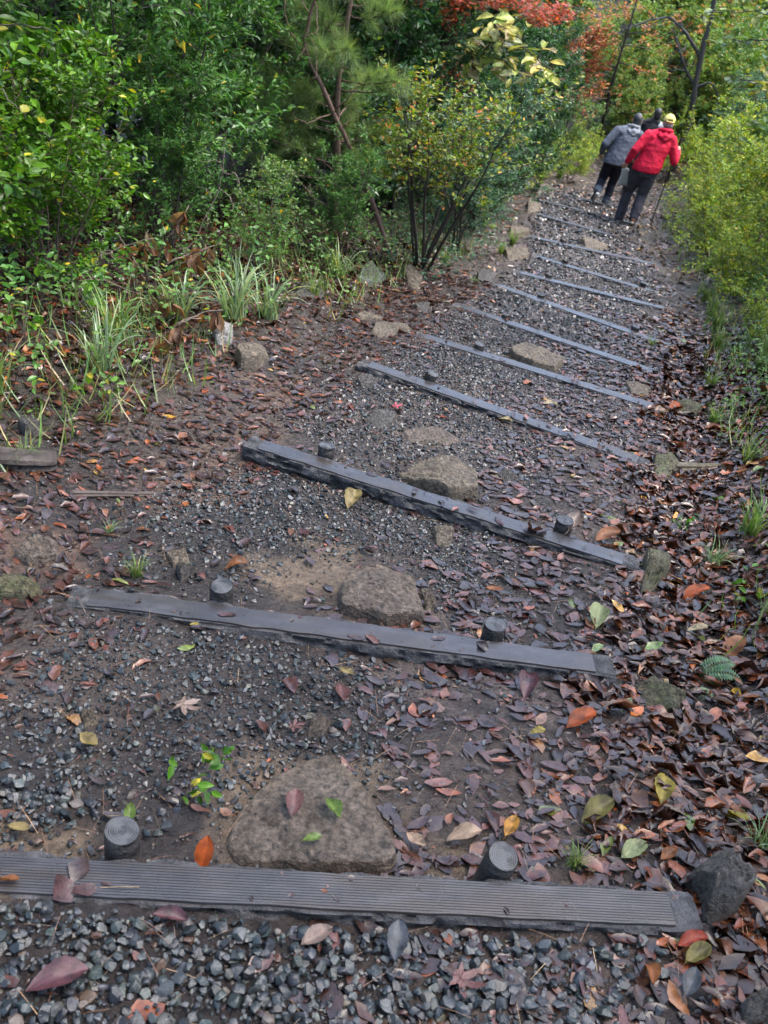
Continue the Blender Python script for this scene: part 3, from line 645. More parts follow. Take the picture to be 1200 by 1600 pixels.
def scatter_litter():
    r = rng_of(5); mb = MB()
    def zone(n, x0, x1, y0, y1, dens, pal, size, curl, tilt, lift, width=(.30, .55)):
        x = r.uniform(x0, x1, n); y = y0 + (y1 - y0) * r.random(n) ** 1.25
        keep = r.random(n) < dens(x, y); x, y = x[keep], y[keep]
        keep = in_view(x, y) & ~on_rock(x, y, .96); x, y = x[keep], y[keep]; n = len(x)
        d = np.min(np.stack([np.where(np.abs((x - LC[q, 0]) * LD[q, 0] + (y - LC[q, 1]) * LD[q, 1]) < .93, np.abs((x - LC[q, 0]) * LN[q, 0] + (y - LC[q, 1]) * LN[q, 1]), 9) for q in range(2, 15)]), 0)
        x, y = x[d > .062], y[d > .062]; n = len(x)
        S = r.uniform(*size, n) * (1 + .05 * np.clip(y - 3, 0, 8)); z = ground_z(x, y) + .004 + lift * r.random(n) ** 1.5
        N = normals(x, y)
        put_litter(mb, r, np.stack([x, y, z], 1), r.uniform(0, 2 * np.pi, n), S, r.uniform(*width, n), curl, pick(r, n, pal, .3), N, tilt * r.random(n))
    # thick drift along the right-hand side and up the bank
    zone(40000, .3, 4.2, .5, 9.5, lambda x, y: sstep(.62, 1.0, trail(x, y)[2] + .35 * (fbm(x * 2, y * 2, 61, 3) - .5)) * (1 - .45 * sstep(6, 9, y)), LITTER_RUST, (.035, .095), .55, .42, .024, (.30, .66))
    # plastered flat on the right half of the treads
    zone(20000, -.6, 2.6, .5, 9.0, lambda x, y: sstep(-.15, .5, trail(x, y)[2] + .9 * (fbm(x * 1.6, y * 1.6, 62, 3) - .5)) * (1 - sstep(.9, 1.2, trail(x, y)[2])) * .75, LITTER_DARK, (.030, .085), .26, .15, .008, (.32, .68))
    # left shoulder
    zone(15000, -3.0, .6, 1.6, 9.0, lambda x, y: (1 - sstep(-1.05, -.55, trail(x, y)[2] + .6 * (fbm(x * 2, y * 2, 63, 3) - .5))) * .8, LITTER_DARK, (.028, .078), .30, .2, .009, (.32, .66))
    zone(9000, -3.6, .4, 2.2, 10, lambda x, y: (1 - sstep(-1.9, -1.4, trail(x, y)[2])) * .9, LITTER_RUST, (.04, .085), .8, .6, .03)
    # sodden scraps trodden into the mud
    zone(18000, -1.6, 2.6, .5, 8.0, lambda x, y: .12 + .55 * sstep(-.3, .4, trail(x, y)[2] + .9 * (fbm(x * 2.2, y * 2.2, 66, 3) - .5)) + .4 * (trail(x, y)[2] < -.8), LITTER_DARK, (.010, .030), .45, .35, .006, (.3, .7))
    zone(9000, .6, 3.4, .5, 7.0, lambda x, y: sstep(.6, 1.0, trail(x, y)[2]) * .8, LITTER_RUST, (.010, .035), .6, .6, .03, (.3, .8))
    # a few anywhere on the treads
    zone(5200, -1.5, 3.0, .5, 11, lambda x, y: .35 + 0 * x, LITTER_DARK, (.030, .075), .45, .35, .012, (.3, .65))
    # the farther treads and their right edge
    zone(9000, -.6, 5.2, 7.5, 18, lambda x, y: np.maximum(.05, sstep(.25, .9, trail(x, y)[2])) * .8, LITTER_PALE, (.05, .085), .5, .4, .02)
    zone(3000, -1.2, 2.2, 7.5, 18, lambda x, y: (1 - sstep(-1.15, -.7, trail(x, y)[2])) * .6, LITTER_PALE, (.05, .085), .5, .4, .02)
    zone(2600, 1.5, 6.5, 17.0, 26, lambda x, y: (np.abs(trail(x, y)[2]) < 1.6) * .8, LITTER_PALE, (.06, .10), .5, .4, .02)
    # scraps on top of the logs
    for q in range(13):
        n = 34 if q < 5 else 14; f = r.uniform(-.86, .86, n) * np.where(r.random(n) < .4, 1, r.random(n) ** .3); of = r.uniform(-.035, .035, n)
        f = np.where(r.random(n) < .45, np.abs(f), f); c = LC[q + 2]; x = c[0] + LD[q + 2, 0] * f + LN[q + 2, 0] * of; y = c[1] + LD[q + 2, 1] * f + LN[q + 2, 1] * of
        S = np.where(r.random(n) < .25, r.uniform(.04, .07, n), r.uniform(.008, .025, n))
        put_litter(mb, r, np.stack([x, y, np.full(n, -STEP * q + .004)], 1), r.uniform(0, 6.28, n), S, r.uniform(.3, .7, n), .35, pick(r, n, LITTER_DARK, .3), np.tile([0, 0, 1.0], (n, 1)), .15 * r.random(n))
    o = link('leaf_litter', mb.mesh('leaf_litter', MAT['litter'], True))
    tag(o, 'wet brown fallen leaves covering the trail edges and bank', kind='stuff')
    # brown pine needles
    mb = MB(); n = 1700
    x = r.uniform(-1.8, 2.2, n); y = .5 + 6 * r.random(n) ** 1.5
    kp = in_view(x, y); x, y = x[kp], y[kp]; n = len(x); a = r.uniform(0, 2 * np.pi, n)
    z = ground_z(x, y) + r.uniform(.006, .022, n)
    nt_ = (np.array([(-.5, .008, 0), (-.5, -.008, 0), (.5, .006, .02), (.5, -.006, .02), (0, .008, .05), (0, -.008, .05)]), np.zeros((0, 3), int), np.array([(0, 1, 5, 4), (4, 5, 3, 2)]))
    put_leaves(mb, np.stack([x, y, z], 1), np.stack([np.cos(a), np.sin(a), r.normal(0, .12, n)], 1), np.tile([0, 0, 1.0], (n, 1)), r.uniform(.045, .085, n), nt_, pick(r, n, [(3, (.16, .08, .04)), (2, (.26, .15, .07)), (1, (.08, .05, .03))]), W=r.uniform(.7, 1.1, n))
    tag(link('pine_needles', mb.mesh('pine_needles', MAT['litter'])), 'fallen brown pine needles strewn over the treads', kind='stuff')
scatter_litter()
# ------------------------------------------------------------------ step logs (cast to look like timber) and their stakes
ORD = ['nearest', 'second', 'third', 'fourth', 'fifth', 'sixth', 'seventh', 'eighth', 'ninth', 'tenth', 'eleventh', 'twelfth', 'thirteenth']
LOGNOTE = ['with clear ribbed top, across the bottom', 'running from gravel to a pile of leaves', 'left end standing clear of the ground', 'with a small cap at its left end', 'with a pale slab lying behind it', 'ending at the grassy right edge', 'half sunk in mud', 'reaching the right-hand grass tuft',
           'partly buried in gravel', 'with a long tan stone on it', 'just behind the walker in red', 'beside the shoes of the walker in red', 'by the shoes of the walker in grey']
def step_log(k):
    ax, ay, bx_, by_ = LOGS[k]; r = rng_of(100 + k)
    L = math.hypot(bx_ - ax, by_ - ay); root = empty('step_log', (ax, ay, -STEP * k), math.atan2(by_ - ay, bx_ - ax))
    root.rotation_euler[1] = r.normal(0, .004)
    tag(root, 'grey timber-look step log, %s from the viewer, %s' % (ORD[k] if k else 'nearest one', LOGNOTE[k]) if k else 'grey timber-look step log nearest the viewer with clear ribbed top', 'log', 'step logs across the trail')
    # bark body
    n = 170 if k < 4 else 60
    ring = np.array([(-.040, -.004), (-.048, -.004), (-.0525, -.010), (-.056, -.020), (-.059, -.032), (-.060, -.046), (-.059, -.060), (-.056, -.075), (-.049, -.092), (-.036, -.108), (-.015, -.118), (.015, -.118), (.036, -.108), (.049, -.092), (.056, -.075), (.059, -.060), (.060, -.046), (.059, -.032), (.056, -.020), (.0525, -.010), (.048, -.004), (.040, -.004), (.020, -.004), (0, -.004), (-.020, -.004)])
    ring[:, 0] *= .87; m = len(ring); xs = np.linspace(0, L, n)
    xx = np.repeat(xs, m); rr = np.tile(ring, (n, 1)); aa = np.tile(np.arange(m), n)
    cen = np.array([0, -.055]); dv = unit(rr - cen)
    nz = fbm(xx * 11 + 50 * k, aa * .8, 3 + k, 4) - .5; ridge = np.clip(1 - np.abs(fbm(xx * 8 + 11 * k, aa * .95 + xx * 3, 70 + k, 2) - .5) * 9, 0, 1)
    amp = np.where((aa >= 2) & (aa <= 19), 1.0, .0)
    end = np.minimum(xx, L - xx); endm = 1 - sstep(.05, .075, end)
    top = (aa < 2) | (aa > 19)
    rad_ = amp * (.024 * nz - .017 * ridge + .007) + np.where(top, endm * (.020 * nz + .001), 0)
    sh = .93 + .07 * sstep(0, .012, end)
    P = cen + (rr - cen) * sh[:, None] + dv * rad_[:, None]
    P[:, 1] = np.where(top, P[:, 1] - .002, P[:, 1])
    V = np.stack([xx, P[:, 0], P[:, 1]], 1)
    ii = np.arange(n - 1)[:, None] * m; jj = np.arange(m)[None]; j2 = (jj + 1) % m
    Qd = np.stack([ii + jj, ii + m + jj, ii + m + j2, ii + j2], -1).reshape(-1, 4)
    V = np.vstack([V, (0, 0, -.055), (L, 0, -.055)]); b = n * m; q = np.arange(m)
    T = np.vstack([np.stack([np.full(m, b), q, (q + 1) % m], 1), np.stack([np.full(m, b + 1), (n - 1) * m + (q + 1) % m, (n - 1) * m + q], 1)])
    cb = np.array([.048, .046, .047]) * (.55 + 1.0 * np.append(np.clip(.75 + nz * 1.5 - ridge * .9, 0, 1), [.3, .3]))[:, None]
    bm_ = mesh_np('log_bark', V, [T, Qd], cb, True, MAT['logbark']); bm_.set_sharp_from_angle(angle=rad(40)); link('bark', bm_, root)
    # ribbed tread
    g = 13; hw = .0415; ys = []; zs = []
    for q_ in range(g):
        y0 = -hw + 2 * hw * q_ / g; w = 2 * hw / g
        dp = -.0013 if k == 0 else -.00005; ys += [y0 + .04 * w, y0 + .16 * w, y0 + .84 * w, y0 + .96 * w]; zs += [dp, 0, 0, dp]
    ys = np.array([-hw - .001, *ys, hw + .001]); zs = np.array([-.006, *zs, -.006])
    n2 = 60 if k < 4 else 24
    xs = np.linspace(.062 + .01 * r.random(), L - .062 - .01 * r.random(), n2); mm = len(ys)
    xx = np.repeat(xs, mm); yy = np.tile(ys, n2); zz = np.tile(zs, n2)
    zz = zz + .0014 * (fbm(xx * 9 + 7 * k, yy * 10, 90 + k, 3) - .5)
    wav = np.where(np.abs(yy) > hw * .86, .12 if k == 0 else .26, .0); yy = yy * (1 + wav * (fbm(xx * 14 + 3 * k, np.sign(yy) * 3 + k, 44, 3) - .62))
    V = np.stack([xx, yy, zz], 1); ii = np.arange(n2 - 1)[:, None] * mm; jj = np.arange(mm - 1)[None]
    Qd = np.stack([ii + jj, ii + mm + jj, ii + mm + jj + 1, ii + jj + 1], -1).reshape(-1, 4)
    dirt = sstep(.45, .7, fbm(xx * 3 + k, yy * 20, 51, 3))[:, None]
    pale = sstep(.5, .75, fbm(xx * 14 + 3 * k, yy * 50, 57, 3))[:, None]; ct = np.array([.031, .030, .032]) * (1 + .5 * pale) * (1 - .45 * dirt) + np.array([.016, .011, .006]) * dirt
    groove = (zz < -.0008)[:, None]
    ct = np.where(groove, ct * .8, ct)
    link('ribbed_tread', mesh_np('log_tread', V, [Qd], ct, False, MAT['logtop']), root)
for k in range(len(LOGS)): step_log(k)

SIDE = {}
for s_ in STAKES: SIDE.setdefault(s_[3], []).append(s_[0])
def stake(i, x, y, z, k):
    r = rng_of(300 + i); rd_ = .0365 + .002 * r.random(); up = .032 + .010 * r.random() if k < 4 else .022
    root = empty('stake', (x, y, z), r.uniform(0, 6))
    root.rotation_euler = (r.normal(0, .09), r.normal(0, .09), r.uniform(0, 6))
    two = len(SIDE[k]) > 1
    tag(root, ('short round %s stake with ringed top behind the %s step log' % (('left-hand' if x == min(SIDE[k]) else 'right-hand') if two else 'single', ORD[k])), 'stake', 'stakes holding the step logs')
    mb = MB(); zs = np.array([-.34, -.2, -.1, -.05, -.015, up - .004, up]); a = np.arange(24) / 24 * 2 * np.pi
    n, m = len(zs), 24
    rr = rd_ * (1 + .05 * (fbm(np.tile(np.cos(a), n) * 3 + 9, np.tile(np.sin(a), n) * 3 + i + np.repeat(zs, m) * 3, 8, 3) - .5)) * np.repeat([.7, 1, 1, 1, 1, 1, .95], m)
    V = np.stack([rr * np.tile(np.cos(a), n), rr * np.tile(np.sin(a), n), np.repeat(zs, m)], 1)
    ii = np.arange(n - 1)[:, None] * m; jj = np.arange(m)[None]; j2 = (jj + 1) % m
    mb.add(V, None, np.stack([ii + jj, ii + j2, ii + m + j2, ii + m + jj], -1).reshape(-1, 4), np.array([.026, .024, .023]) * (1 + 1.2 * sstep(-.02, -.07, V[:, 2])[:, None] * np.array([1.3, 1.0, .7])))
    link('post', mb.mesh('stake_post', MAT['logbark'], True), root)
    mb = MB(); nr = 7; rs = [0.0008]; hs = [0.0]
    for q in range(nr):
        b0 = (q + .15) / nr; rs += [(q + .25) / nr, (q + .45) / nr, (q + .8) / nr, (q + 1) / nr]; hs += [0, -.0012, -.0012, 0]
    rs = np.array(rs) * rd_ * .96; hs = np.array(hs) + up + .0005; n = len(rs)
    wob = 1 + .05 * np.sin(a * 2 + i)[None] * np.linspace(.3, 1, n)[:, None]
    V = np.stack([(rs[:, None] * wob * np.cos(a)).ravel(), (rs[:, None] * wob * np.sin(a)).ravel(), np.repeat(hs, 24)], 1)
    ii = np.arange(n - 1)[:, None] * 24
    c = np.where(np.repeat(hs, 24)[:, None] < up - .0005, .060, .095) * np.array([1, .99, .98]) * (1 - .6 * sstep(.45, .65, fbm(V[:, 0] * 40 + i, V[:, 1] * 40, 6, 3)))[:, None]
    mb.add(V, None, np.stack([ii + jj, ii + 24 + jj, ii + 24 + j2, ii + j2], -1).reshape(-1, 4), c)
    link('end_grain', mb.mesh('stake_top', MAT['logtop'], False), root)
for i, s_ in enumerate(STAKES): stake(i, *s_)

# ------------------------------------------------------------------ stones
ROCKCOL = dict(brown=(.125, .098, .076), tan=(.135, .108, .076), grey=(.080, .074, .066), moss=(.090, .080, .044), greyg=(.095, .108, .090), white=(.28, .27, .25))
def rock(i, name, label, c, poly, h, ck):
    r = rng_of(500 + i); poly = np.array(poly); na, nr = 72, 12
    th = np.arange(na) / na * 2 * np.pi
    R = np.zeros(na)
    for q, a in enumerate(th):
        d = np.array([math.cos(a), math.sin(a)])
        for e in range(len(poly)):
            p1, p2 = poly[e - 1], poly[e]; s = p2 - p1
            den = d[0] * s[1] - d[1] * s[0]
            if abs(den) < 1e-9: continue
            t_ = (p1[0] * s[1] - p1[1] * s[0]) / den; w = (p1[0] * d[1] - p1[1] * d[0]) / den
            if t_ > 0 and -1e-6 <= w <= 1 + 1e-6: R[q] = max(R[q], t_)
    R = np.maximum(R, .012)
    R = (R + .2 * (np.roll(R, 1) + np.roll(R, -1))) / 1.4
    rho = np.concatenate([np.linspace(0, .80, 17), [.84, .88, .915, .945, .97, .99, 1.0, 1.02, 1.03]]); nr = len(rho)
    px_ = (rho[:, None] * R * np.cos(th)).ravel(); py_ = (rho[:, None] * R * np.sin(th)).ravel()
    size = R.mean()
    hh = np.full(len(px_), h)
    slab = name == 'boulder'
    for q in range(4 if slab else 6):
        a = r.uniform(0, 6.28); sl = (r.uniform(.25, .9) if slab else r.uniform(.3, 1.5)) * h / size; d0_ = (r.uniform(.10, .6) if slab else r.uniform(.15, .7)) * size
        hh = np.minimum(hh, h - sl * np.clip(px_ * math.cos(a) + py_ * math.sin(a) - d0_, 0, None))
    if 'pointed' in label:
        hh = np.minimum(hh, h * (1.05 - 1.2 * np.hypot(px_ / size + .1, py_ / size)))
    rp = np.repeat(rho, na)
    e0 = .93 if name == 'boulder' else .89; edge = 1 - np.clip((rp - e0) / (1 - e0), 0, 1) ** 1.6
    zz = np.maximum(hh, h * .22) * edge
    sc_ = 3.0 / size
    zz = zz + ((fbm(px_ * sc_ + i, py_ * sc_, 12, 5) - .5) * min(h * .35, .02) + (fbm(px_ * sc_ * 3.3 + i, py_ * sc_ * 3.3, 13, 3) - .5) * min(h * .45, .018) + (fbm(px_ * 90 + i, py_ * 90, 14, 2) - .5) * .006) * edge
    below = np.repeat(np.array([0] * 23 + [-.012, -.05, -.09]), na)
    z = ground_z(px_ + c[0], py_ + c[1]) + zz + below
    z0 = gz(*c)
    V = np.stack([px_, py_, z - z0], 1)
    V[:, :2] *= (1 + .05 * (fbm(px_ * sc_ * 2, py_ * sc_ * 2 + i, 15, 3) - .5))[:, None]
    ii = np.arange(nr - 1)[:, None] * na; jj = np.arange(na)[None]; j2 = (jj + 1) % na
    Qd = np.stack([ii + jj, ii + na + jj, ii + na + j2, ii + j2], -1).reshape(-1, 4)
    base = np.array(ROCKCOL[ck]); nn = fbm(px_ * sc_ * 1.3 + 7 * i, py_ * sc_ * 1.3, 19, 4)[:, None]
    col = base * (.55 + .9 * nn)
    if ck in ('moss', 'greyg'):
        mo = sstep(.45, .6, fbm(px_ * sc_ + 2 * i, py_ * sc_, 29, 3))[:, None]; col = col * (1 - .6 * mo) + np.array([.07, .085, .03]) * .6 * mo
    if i < 2:
        rim = (sstep(.70, .80, rp + .25 * (fbm(px_ * 14, py_ * 14 + i, 23, 3) - .5)) * sstep(-.55, .1, py_ / size))[:, None]; col = col * (1 - .75 * rim) + np.array([.150, .112, .078]) * (.6 + .8 * nn) * .75 * rim
    me = mesh_np(name, V, [Qd], col, True, MAT['rock']); me.set_sharp_from_angle(angle=rad(22))
    tag(link(name, me, None, (c[0], c[1], z0)), label, 'rock')
for i, q in enumerate(ROCKS): rock(i, *q)

# ------------------------------------------------------------------ single leaves that stand out
LEAFCOL = dict(orange=(0.328, 0.070, 0.016), green=(0.123, 0.189, 0.041), redbrown=(0.107, 0.045, 0.039), palegreen=(0.246, 0.279, 0.131), cream=(0.361, 0.295, 0.172), rust=(0.246, 0.094, 0.037), yellowtan=(0.279, 0.213, 0.090),
               olive=(0.180, 0.156, 0.049), yellow=(0.312, 0.246, 0.049), maroon=(0.070, 0.025, 0.029), slate=(0.057, 0.061, 0.067), greybrown=(0.156, 0.107, 0.082), red=(0.295, 0.049, 0.025), tan=(0.361, 0.254, 0.180), amber=(0.451, 0.221, 0.041), pink=(0.410, 0.090, 0.107))
def maple_leaf_mesh(seed, colr, curl):
    r = rng_of(seed); na = 60; th = np.linspace(-np.pi, np.pi, na, endpoint=False); rr = np.full(na, .16)
    for a, ln, w in ((0, .56, .30), (.95, .48, .28), (-.95, .48, .28), (1.9, .34, .26), (-1.9, .34, .26)):
        d = np.abs(th - a); rr = np.maximum(rr, ln * np.clip(1 - d / w / 1.5, 0, 1) ** .62 * (1 + .07 * np.sin(d * 40)))
    s = np.array([.02, .35, .7, 1.0]); P = np.stack([(s[:, None] * rr * np.cos(th)).ravel(), (s[:, None] * rr * np.sin(th)).ravel()], 1)
    q = np.hypot(P[:, 0], P[:, 1]); z = curl * (r.uniform(.1, .5) * q ** 2 + r.normal(0, .25) * P[:, 0] * P[:, 1] + .05 * np.sin(P[:, 0] * 9 + seed)) + .012 * np.cos(np.tile(th, 4) * 5)
    V = np.column_stack([P, z]); ii = np.arange(3)[:, None] * na; jj = np.arange(na)[None]; j2 = (jj + 1) % na
    c = np.array(colr); col = c * (.7 + .6 * fbm(P[:, 0] * 7 + seed, P[:, 1] * 7, 4, 3)[:, None])
    mb = MB(); mb.add(V, None, np.stack([ii + jj, ii + na + jj, ii + na + j2, ii + j2], -1).reshape(-1, 4), col)
    tube(mb, [(0, 0, z[0]), (-.25, .01, .02), (-.5, .06 * r.normal(), .05)], [.010, .009, .008], 4, c * .6)
    return mb
def big_leaf_mesh(seed, kind, colr, curl=1.0, width=.5):
    """unit-long leaf with midrib, veins and a stalk; x is its length, origin at its middle"""
    r = rng_of(seed); nxs, nys = 13, 9
    u = np.linspace(0, 1, nxs); v = np.linspace(-1, 1, nys)
    if kind == 'maple': return maple_leaf_mesh(seed, colr, curl)
    if kind == 'maple':
        lobes = np.abs(np.sin(u * np.pi)) ** .6 * (.62 + .38 * np.abs(np.cos(u * np.pi * 2.5)))
    else:
        lobes = np.sin(np.pi * u ** .85) ** .8
    hw = width * .5 * lobes * (1 + .06 * np.sin(u * 40 + seed)); hw[0] = hw[-1] = .004
    U, Vv = np.meshgrid(u, v, indexing='ij')
    y = Vv * hw[:, None]; x = U - .5 + .10 * np.abs(Vv) * (lobes[:, None]) * (1 if kind != 'maple' else 1.6) - .05
    a, b, tw = r.uniform(.25, .9) * curl, r.normal(0, .30) * curl, r.normal(0, .5) * curl
    z = a * Vv ** 2 * hw[:, None] + b * (U - .5) ** 2 + tw * (U - .5) * y + .015 * np.abs(Vv) ** .5 + .008 * np.sin(U * 34 - np.abs(Vv) * 7) * (np.abs(Vv) > .1) + .03 * curl * np.sin(U * 8 + seed) * Vv
    P = np.stack([x, y, z], -1).reshape(-1, 3)
    ii = np.arange(nxs - 1)[:, None] * nys; jj = np.arange(nys - 1)[None]
    Qd = np.stack([ii + jj, ii + nys + jj, ii + nys + jj + 1, ii + jj + 1], -1).reshape(-1, 4)
    vein = (np.abs(Vv) < .13).ravel()[:, None] * .25 + .14 * (np.sin(U * 34 - np.abs(Vv) * 7) > .55).ravel()[:, None]; spot = sstep(.52, .66, fbm(P[:, 0] * 6 + seed, P[:, 1] * 6, seed, 4))[:, None]
    c = np.array(colr); col = c * (.60 + .6 * fbm(P[:, 0] * 6, P[:, 1] * 6 + seed, 4, 3)[:, None] + vein) * (1 - .55 * spot)
    mb = MB(); mb.add(P, None, Qd, col)
    tube(mb, [(-.55, 0, z[0, 4] + .0), (-.64, .02 * r.normal(), .02), (-.74, .05 * r.normal(), .05)], [.010, .009, .008], 4, c * .6)
    return mb
for i, (x, y, ln, a, ck, kd, lab, tl) in enumerate(LEAVES):
    me = big_leaf_mesh(700 + i, kd, LEAFCOL[ck], .9, .5).mesh('fallen_leaf', MAT['litter'] if ck in ('maroon', 'slate', 'redbrown', 'greybrown') else MAT['autumn'], True)
    n = normals(np.array([x]), np.array([y]))[0]
    z = gz(x, y) + .022 + (.3 * ln * math.sin(rad(tl)))
    onrock = on_rock(np.array([x]), np.array([y]), .97)[0]
    if onrock: z += .045
    q = Vector(n).to_track_quat('Z', 'Y').to_euler()
    xa = Vector((math.cos(a), math.sin(a), 0)); nv = Vector(n); xa = (xa - nv * xa.dot(nv)).normalized(); ya = nv.cross(xa)
    Mx = Matrix((xa, ya, nv)).transposed().to_4x4() @ Matrix.Rotation(-rad(tl), 4, 'Y')
    if lab.find('across the third step') >= 0 or lab.find('part of the third step') >= 0: z = -STEP * 2 + .012
    if lab.find('left end of the nearest step') >= 0: z = .012
    o = link('fallen_leaf', me, None, (x, y, z), Mx.to_euler(), (ln * .92,) * 3)
    tag(o, lab, 'leaf', 'fallen leaves that stand out')

# ------------------------------------------------------------------ rotten timber at the left edge
def rotten(name, label, a, b, r0, r1, seed, colr, cat):
    a = np.array(a); b = np.array(b); L = np.linalg.norm(b - a); n, m = 24, 18; d = (b - a) / L
    r = rng_of(seed); s = np.linspace(0, 1, n); th = np.arange(m) / m * 2 * np.pi
    ref = np.array([0, 0, 1.0]); Xd = unit(np.cross(d, ref)); Yd = np.cross(Xd, d)
    rr = (r0 + (r1 - r0) * s)[:, None] * (1 + .55 * (fbm(np.repeat(s * 3, m), np.tile(np.cos(th) * 2 + 5, n) + np.tile(np.sin(th) * 2, n), seed, 4).reshape(n, m) - .5) - .25 * (np.sin(th * 7 + seed) > .5))
    rr[0] *= .6; rr[-1] *= .75
    V = ((s * L)[:, None, None] * d + rr[..., None] * (np.cos(th)[:, None] * Xd + .75 * np.sin(th)[:, None] * Yd)[None]).reshape(-1, 3)
    ii = np.arange(n - 1)[:, None] * m; jj = np.arange(m)[None]; j2 = (jj + 1) % m
    mb = MB(); nzv = fbm(np.repeat(s * 4, m), np.tile(th * 3, n), seed + 3, 3)[:, None]
    V = np.vstack([V, [0, 0, 0], d * L * .97]); q = np.arange(m); nn = n * m
    T = np.vstack([np.stack([np.full(m, nn), q, (q + 1) % m], 1), np.stack([np.full(m, nn + 1), (n - 1) * m + (q + 1) % m, (n - 1) * m + q], 1)])
    mb.add(V, T, np.stack([ii + jj, ii + m + jj, ii + m + j2, ii + j2], -1).reshape(-1, 4), np.vstack([np.array(colr) * (.5 + nzv), np.array(colr)[None] * .6, np.array(colr)[None] * .5]))
    tag(link(name, mb.mesh(name, MAT['bark'], False), None, tuple(a)), label, cat)
rotten('rotten_log', 'dark rotten log end poking out at the left edge', (-1.72, 2.80, gz(-1.72, 2.8) + .03), (-1.31, 2.98, gz(-1.31, 2.98) + .035), .065, .05, 8, (.022, .014, .010), 'log')
rotten('exposed_root', 'thin dark root worn bare on the left shoulder', (-1.20, 2.83, gz(-1.20, 2.83) + .0), (-.92, 3.03, gz(-.92, 3.03) + .0), .022, .014, 9, (.040, .027, .020), 'root')
rotten('exposed_root', 'mossy arched root at the right end of the fourth step', (1.52, 4.66, gz(1.52, 4.66) + .0), (1.86, 4.72, gz(1.86, 4.72) + .005), .045, .028, 10, (.075, .062, .036), 'root')
# ------------------------------------------------------------------ shrubs and trees
def grow(seed, h, stems, spread, nb, nt, base_r, lean=(0, 0), first=.2, blen=.38, up=.5, twig=.16, wig=.06, straight=1.0):
    """stems, branches and twigs of one plant: list of (points, radii, sides) and leaf anchors (place, direction)"""
    r = rng_of(seed); wood = []; AP = []; AD = []
    for s in range(stems):
        a = r.uniform(0, 2 * np.pi) if stems > 1 else 0; out = spread * r.uniform(.3, 1) if stems > 1 else 0
        n = 8; hh = h * r.uniform(.72, 1.0) if stems > 1 else h
        f = np.linspace(0, 1, n)[:, None]
        ox = np.array([math.cos(a), math.sin(a)]) * out + np.array(lean)
        P = np.hstack([f ** straight * ox[None] * hh + np.cumsum(r.normal(0, wig * hh / n, (n, 2)), 0), f * hh])
        P[:, :2] += r.normal(0, .03, 2) * (stems > 1); P[0, 2] = -.08
        rr = base_r * (1 - .85 * f[:, 0]) * r.uniform(.7, 1)
        wood.append((P, rr, 7 if base_r > .03 else 5))
        for b in range(nb):
            q = first + (1 - first) * (b + r.random()) / nb; q = min(q, .99); idx = q * (n - 1); i0 = int(idx)
            p0 = P[i0] + (P[i0 + 1] - P[i0]) * (idx - i0)
            aa = r.uniform(0, 2 * np.pi); bl = h * blen * (1.05 - .6 * q) * r.uniform(.6, 1.15)
            d = np.array([math.cos(aa), math.sin(aa), up * r.uniform(.3, 1.5)]); d /= np.linalg.norm(d)
            m = 5; g = np.linspace(0, 1, m)[:, None]
            B = p0 + g * d * bl + np.cumsum(r.normal(0, .10 * bl / m, (m, 3)), 0) * (g > 0) + g ** 2 * np.array([0, 0, r.uniform(-.10, .22) * bl])
            wood.append((B, np.linspace(rr[i0] * .5, .0022, m), 4))
            for t in range(nt):
                q2 = .25 + .75 * (t + r.random()) / nt; q2 = min(q2, .99); j = q2 * (m - 1); j0 = int(j)
                p1 = B[j0] + (B[j0 + 1] - B[j0]) * (j - j0)
                td = unit(unit(B[-1] - B[0]) * .7 + rand_dir(r, 1)[0] * .8 + np.array([0, 0, .25])); tl = twig * r.uniform(.5, 1.3)
                if j0 > 0 or True: wood.append((np.array([p1, p1 + td * tl * .5 + r.normal(0, .01, 3), p1 + td * tl]), [.0028, .002, .0012], 3))
                AP.append(np.array([p1 + td * tl * .3, p1 + td * tl * .65, p1 + td * tl])); AD.append(np.tile(td, (3, 1)))
    return wood, np.concatenate(AP), np.concatenate(AD)

def leaf_cluster(r, mb, AP, AD, n, size, tmpl, pal, upb=.7, spreadl=.9, jitter=.02, drop=0.0, jit=.35):
    P = np.repeat(AP, n, axis=0); D = np.repeat(AD, n, axis=0); m = len(P)
    keep = r.random(m) > drop; P, D = P[keep], D[keep]; m = len(P)
    side = rand_dir(r, m); side[:, 2] *= .5
    Dl = unit(D * .55 + side * spreadl)
    N = unit(np.array([0, 0, 1.0]) * upb + rand_dir(r, m) * .55)
    S = size * r.uniform(.6, 1.2, m)
    put_leaves(mb, P + r.normal(0, jitter, (m, 3)), Dl, N, S, tmpl, pick(r, m, pal, jit), W=r.uniform(.85, 1.15, m))

def wood_mesh(wood, colr, seed, name='stem'):
    mb = MB(); r = rng_of(seed)
    for P, R, s in wood: tube(mb, P, R, s, np.array(colr) * r.uniform(.6, 1.4), cap=s > 4)
    return mb.mesh(name, MAT['bark'], True)

